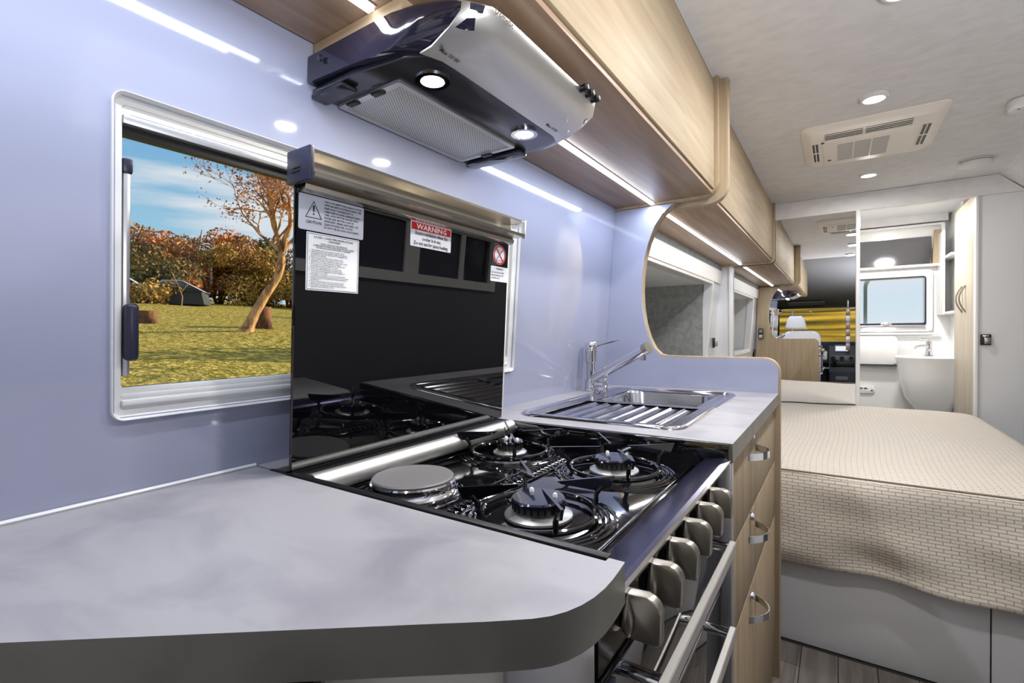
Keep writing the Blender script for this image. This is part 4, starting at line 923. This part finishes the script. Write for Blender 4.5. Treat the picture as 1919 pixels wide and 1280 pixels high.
# leaning gum tree
rnd = random.Random(11)
gx, gy = at(62.15, 17.5); gz0 = hgt(gx, gy)
gt = thing('gum_tree', 'leaning pale-barked gum tree with sparse orange leaves on lawn', 'tree', (gx, gy, gz0))
rv = Vector((math.cos(math.radians(62)), math.sin(math.radians(62)), 0))      # to the right as seen from the window
fv = Vector((-rv.y, rv.x, 0))
G = lambda u, h, w=0: Vector((gx, gy, gz0)) + rv*u + Vector((0, 0, h)) + fv*w
MB().tube([G(-.10, -.1), G(0, .15), G(.22, .65), G(.55, 1.25), G(.85, 1.75), G(.98, 2.2), G(.98, 2.6)], [.26, .18, .145, .13, .125, .12, .11], 12).build('trunk', m_bark, gt)
bb = MB(); lb = MB()
def branch(p, d, ln_, r, lvl):
    pts = [p]; rs = [r]; q = p.copy(); dd = d.copy(); nseg = 4
    for k in range(nseg):
        dd = (dd + Vector((rnd.gauss(0, .16), rnd.gauss(0, .16), rnd.gauss(0, .12)+.04))).normalized(); q = q+dd*ln_/nseg; pts.append(q.copy()); rs.append(r*(1-.6*(k+1)/nseg))
    bb.tube(pts, rs, 6 if lvl < 2 else 4)
    if lvl >= 3:
        for _ in range(6):
            pp_ = pts[rnd.randrange(2, 5)] + Vector((rnd.gauss(0, .09), rnd.gauss(0, .09), rnd.gauss(0, .09)))
            leafy(lb, pp_, (.05, .05, .05), 1, .055, rnd, 0)
    if lvl < 4:
        for k in range(4 if lvl < 2 else 3 if lvl < 3 else 2):
            i = rnd.randrange(1, 5) if k else 4
            a = Vector((rnd.gauss(0, .55), rnd.gauss(0, .55), rnd.gauss(0, .35))); branch(pts[i], (dd+a).normalized(), ln_*rnd.uniform(.6, .82), max(rs[i]*.8, .008), lvl+1)
fork = G(.98, 2.55)
for (u, h, w, l, r) in ((-.10, 1, .1, 1.9, .10), (.35, 1, -.2, 1.9, .11), (-.55, .9, .3, 1.7, .075), (-.95, .75, 0, 1.6, .06), (.75, .8, .2, 1.8, .08)):
    branch(fork, (rv*u+Vector((0, 0, h))+fv*w).normalized(), l, r, 0)
bb.build('branches', m_bark, gt); lb.build('leaves', m_leaf_o, gt, 0)['kind'] = 'stuff'
sx_, sy_ = at(67.9, 29); sz_ = hgt(sx_, sy_)
sp2 = thing('sapling', 'thin forked bare sapling in front of the right tent', 'tree', (sx_, sy_, sz_))
MB().tube([(sx_, sy_, sz_-.1), (sx_+.05, sy_+.05, sz_+.5), (sx_-.05, sy_-.1, sz_+1.1), (sx_-.2, sy_-.3, sz_+1.7)], [.03, .025, .018, .01], 6).build('stem', m_bark, sp2)
MB().tube([(sx_, sy_, sz_+.7), (sx_+.2, sy_+.3, sz_+1.2), (sx_+.25, sy_+.35, sz_+1.7)], [.018, .014, .008], 6).build('side_shoot', m_bark, sp2)
# stumps
for (a, d, r, h, lab) in ((70.55, 20, .28, .36, 'short dark tree stump on the left of the lawn'), (60.9, 19.0, .33, .70, 'tall brown tree stump behind the leaning gum')):
    x, y = at(a, d); z = hgt(x, y); t_ = thing('tree_stump', lab, 'stump', (x, y, z))
    b = MB(); R = []
    for k, (rr_, hh) in enumerate(((1.25, -.1), (1.1, .06), (.95, h*.5), (.9, h), (.55, h*1.03))):
        R.append(([(x+r*rr_*(1+.12*math.sin(3*q_+k)+.06*math.sin(7*q_))*math.cos(q_), y+r*rr_*(1+.12*math.sin(3*q_+k))*math.sin(q_)) for q_ in [2*PI*j/18 for j in range(18)]], z+hh+(.1*r if k == 3 else 0)))
    RR = ringsolid(b, R); b.bm.faces.new(RR[-1]); b.build('bark', m_bark_d, t_)
    MB().lathe([(r*.5, z+h*1.035), (0, z+h*1.04)], (x, y, 0), 'z', 14).build('cut_face', m_bark, t_)
# tents
for (a, d, w, lab) in ((72.1, 33, 1.0, 'blue-grey ridge tent at the left edge of lawn'), (68.0, 33, 1.35, 'larger blue-grey tent in front of orange tree')):
    x, y = at(a, d); z = hgt(x, y); t_ = thing('tent', lab, 'tent', (x, y, z))
    m4 = Matrix.Translation((x, y, z)) @ Matrix.Rotation(math.radians(a-12), 4, 'Z')
    MB().prism([(-w, 0), (-w*.9, .72), (w*.9, .72), (w, 0)], 'y', -1.0, 1.0, .02).xf(m4).build('walls', m_canvas_d, t_)
    b = MB(); b.prism([(-w*.98, .70), (-w*.35, 1.22), (w*.25, 1.25), (w*.98, .70), (w*.9, .76), (w*.2, 1.31), (-w*.4, 1.28), (-w*.9, .76)], 'y', -1.12, 1.12).xf(m4); b.build('roof', m_canvas, t_)
    for sx0 in (-1, 1): MB().tube([(w*sx0*.95, -1.1, .74), (w*sx0*1.35, -1.5, 0)], .02, 5).xf(m4).build('guy_pole', m_alu, t_)

# ------------------------------------------------------------------ lift everything so the floor stands at z = 0
for o in list(sc.objects):
    if o.parent is None and o.name not in ('camera', 'sun'):
        o.location.z += EYE
    if 'local' in o: del o['local']
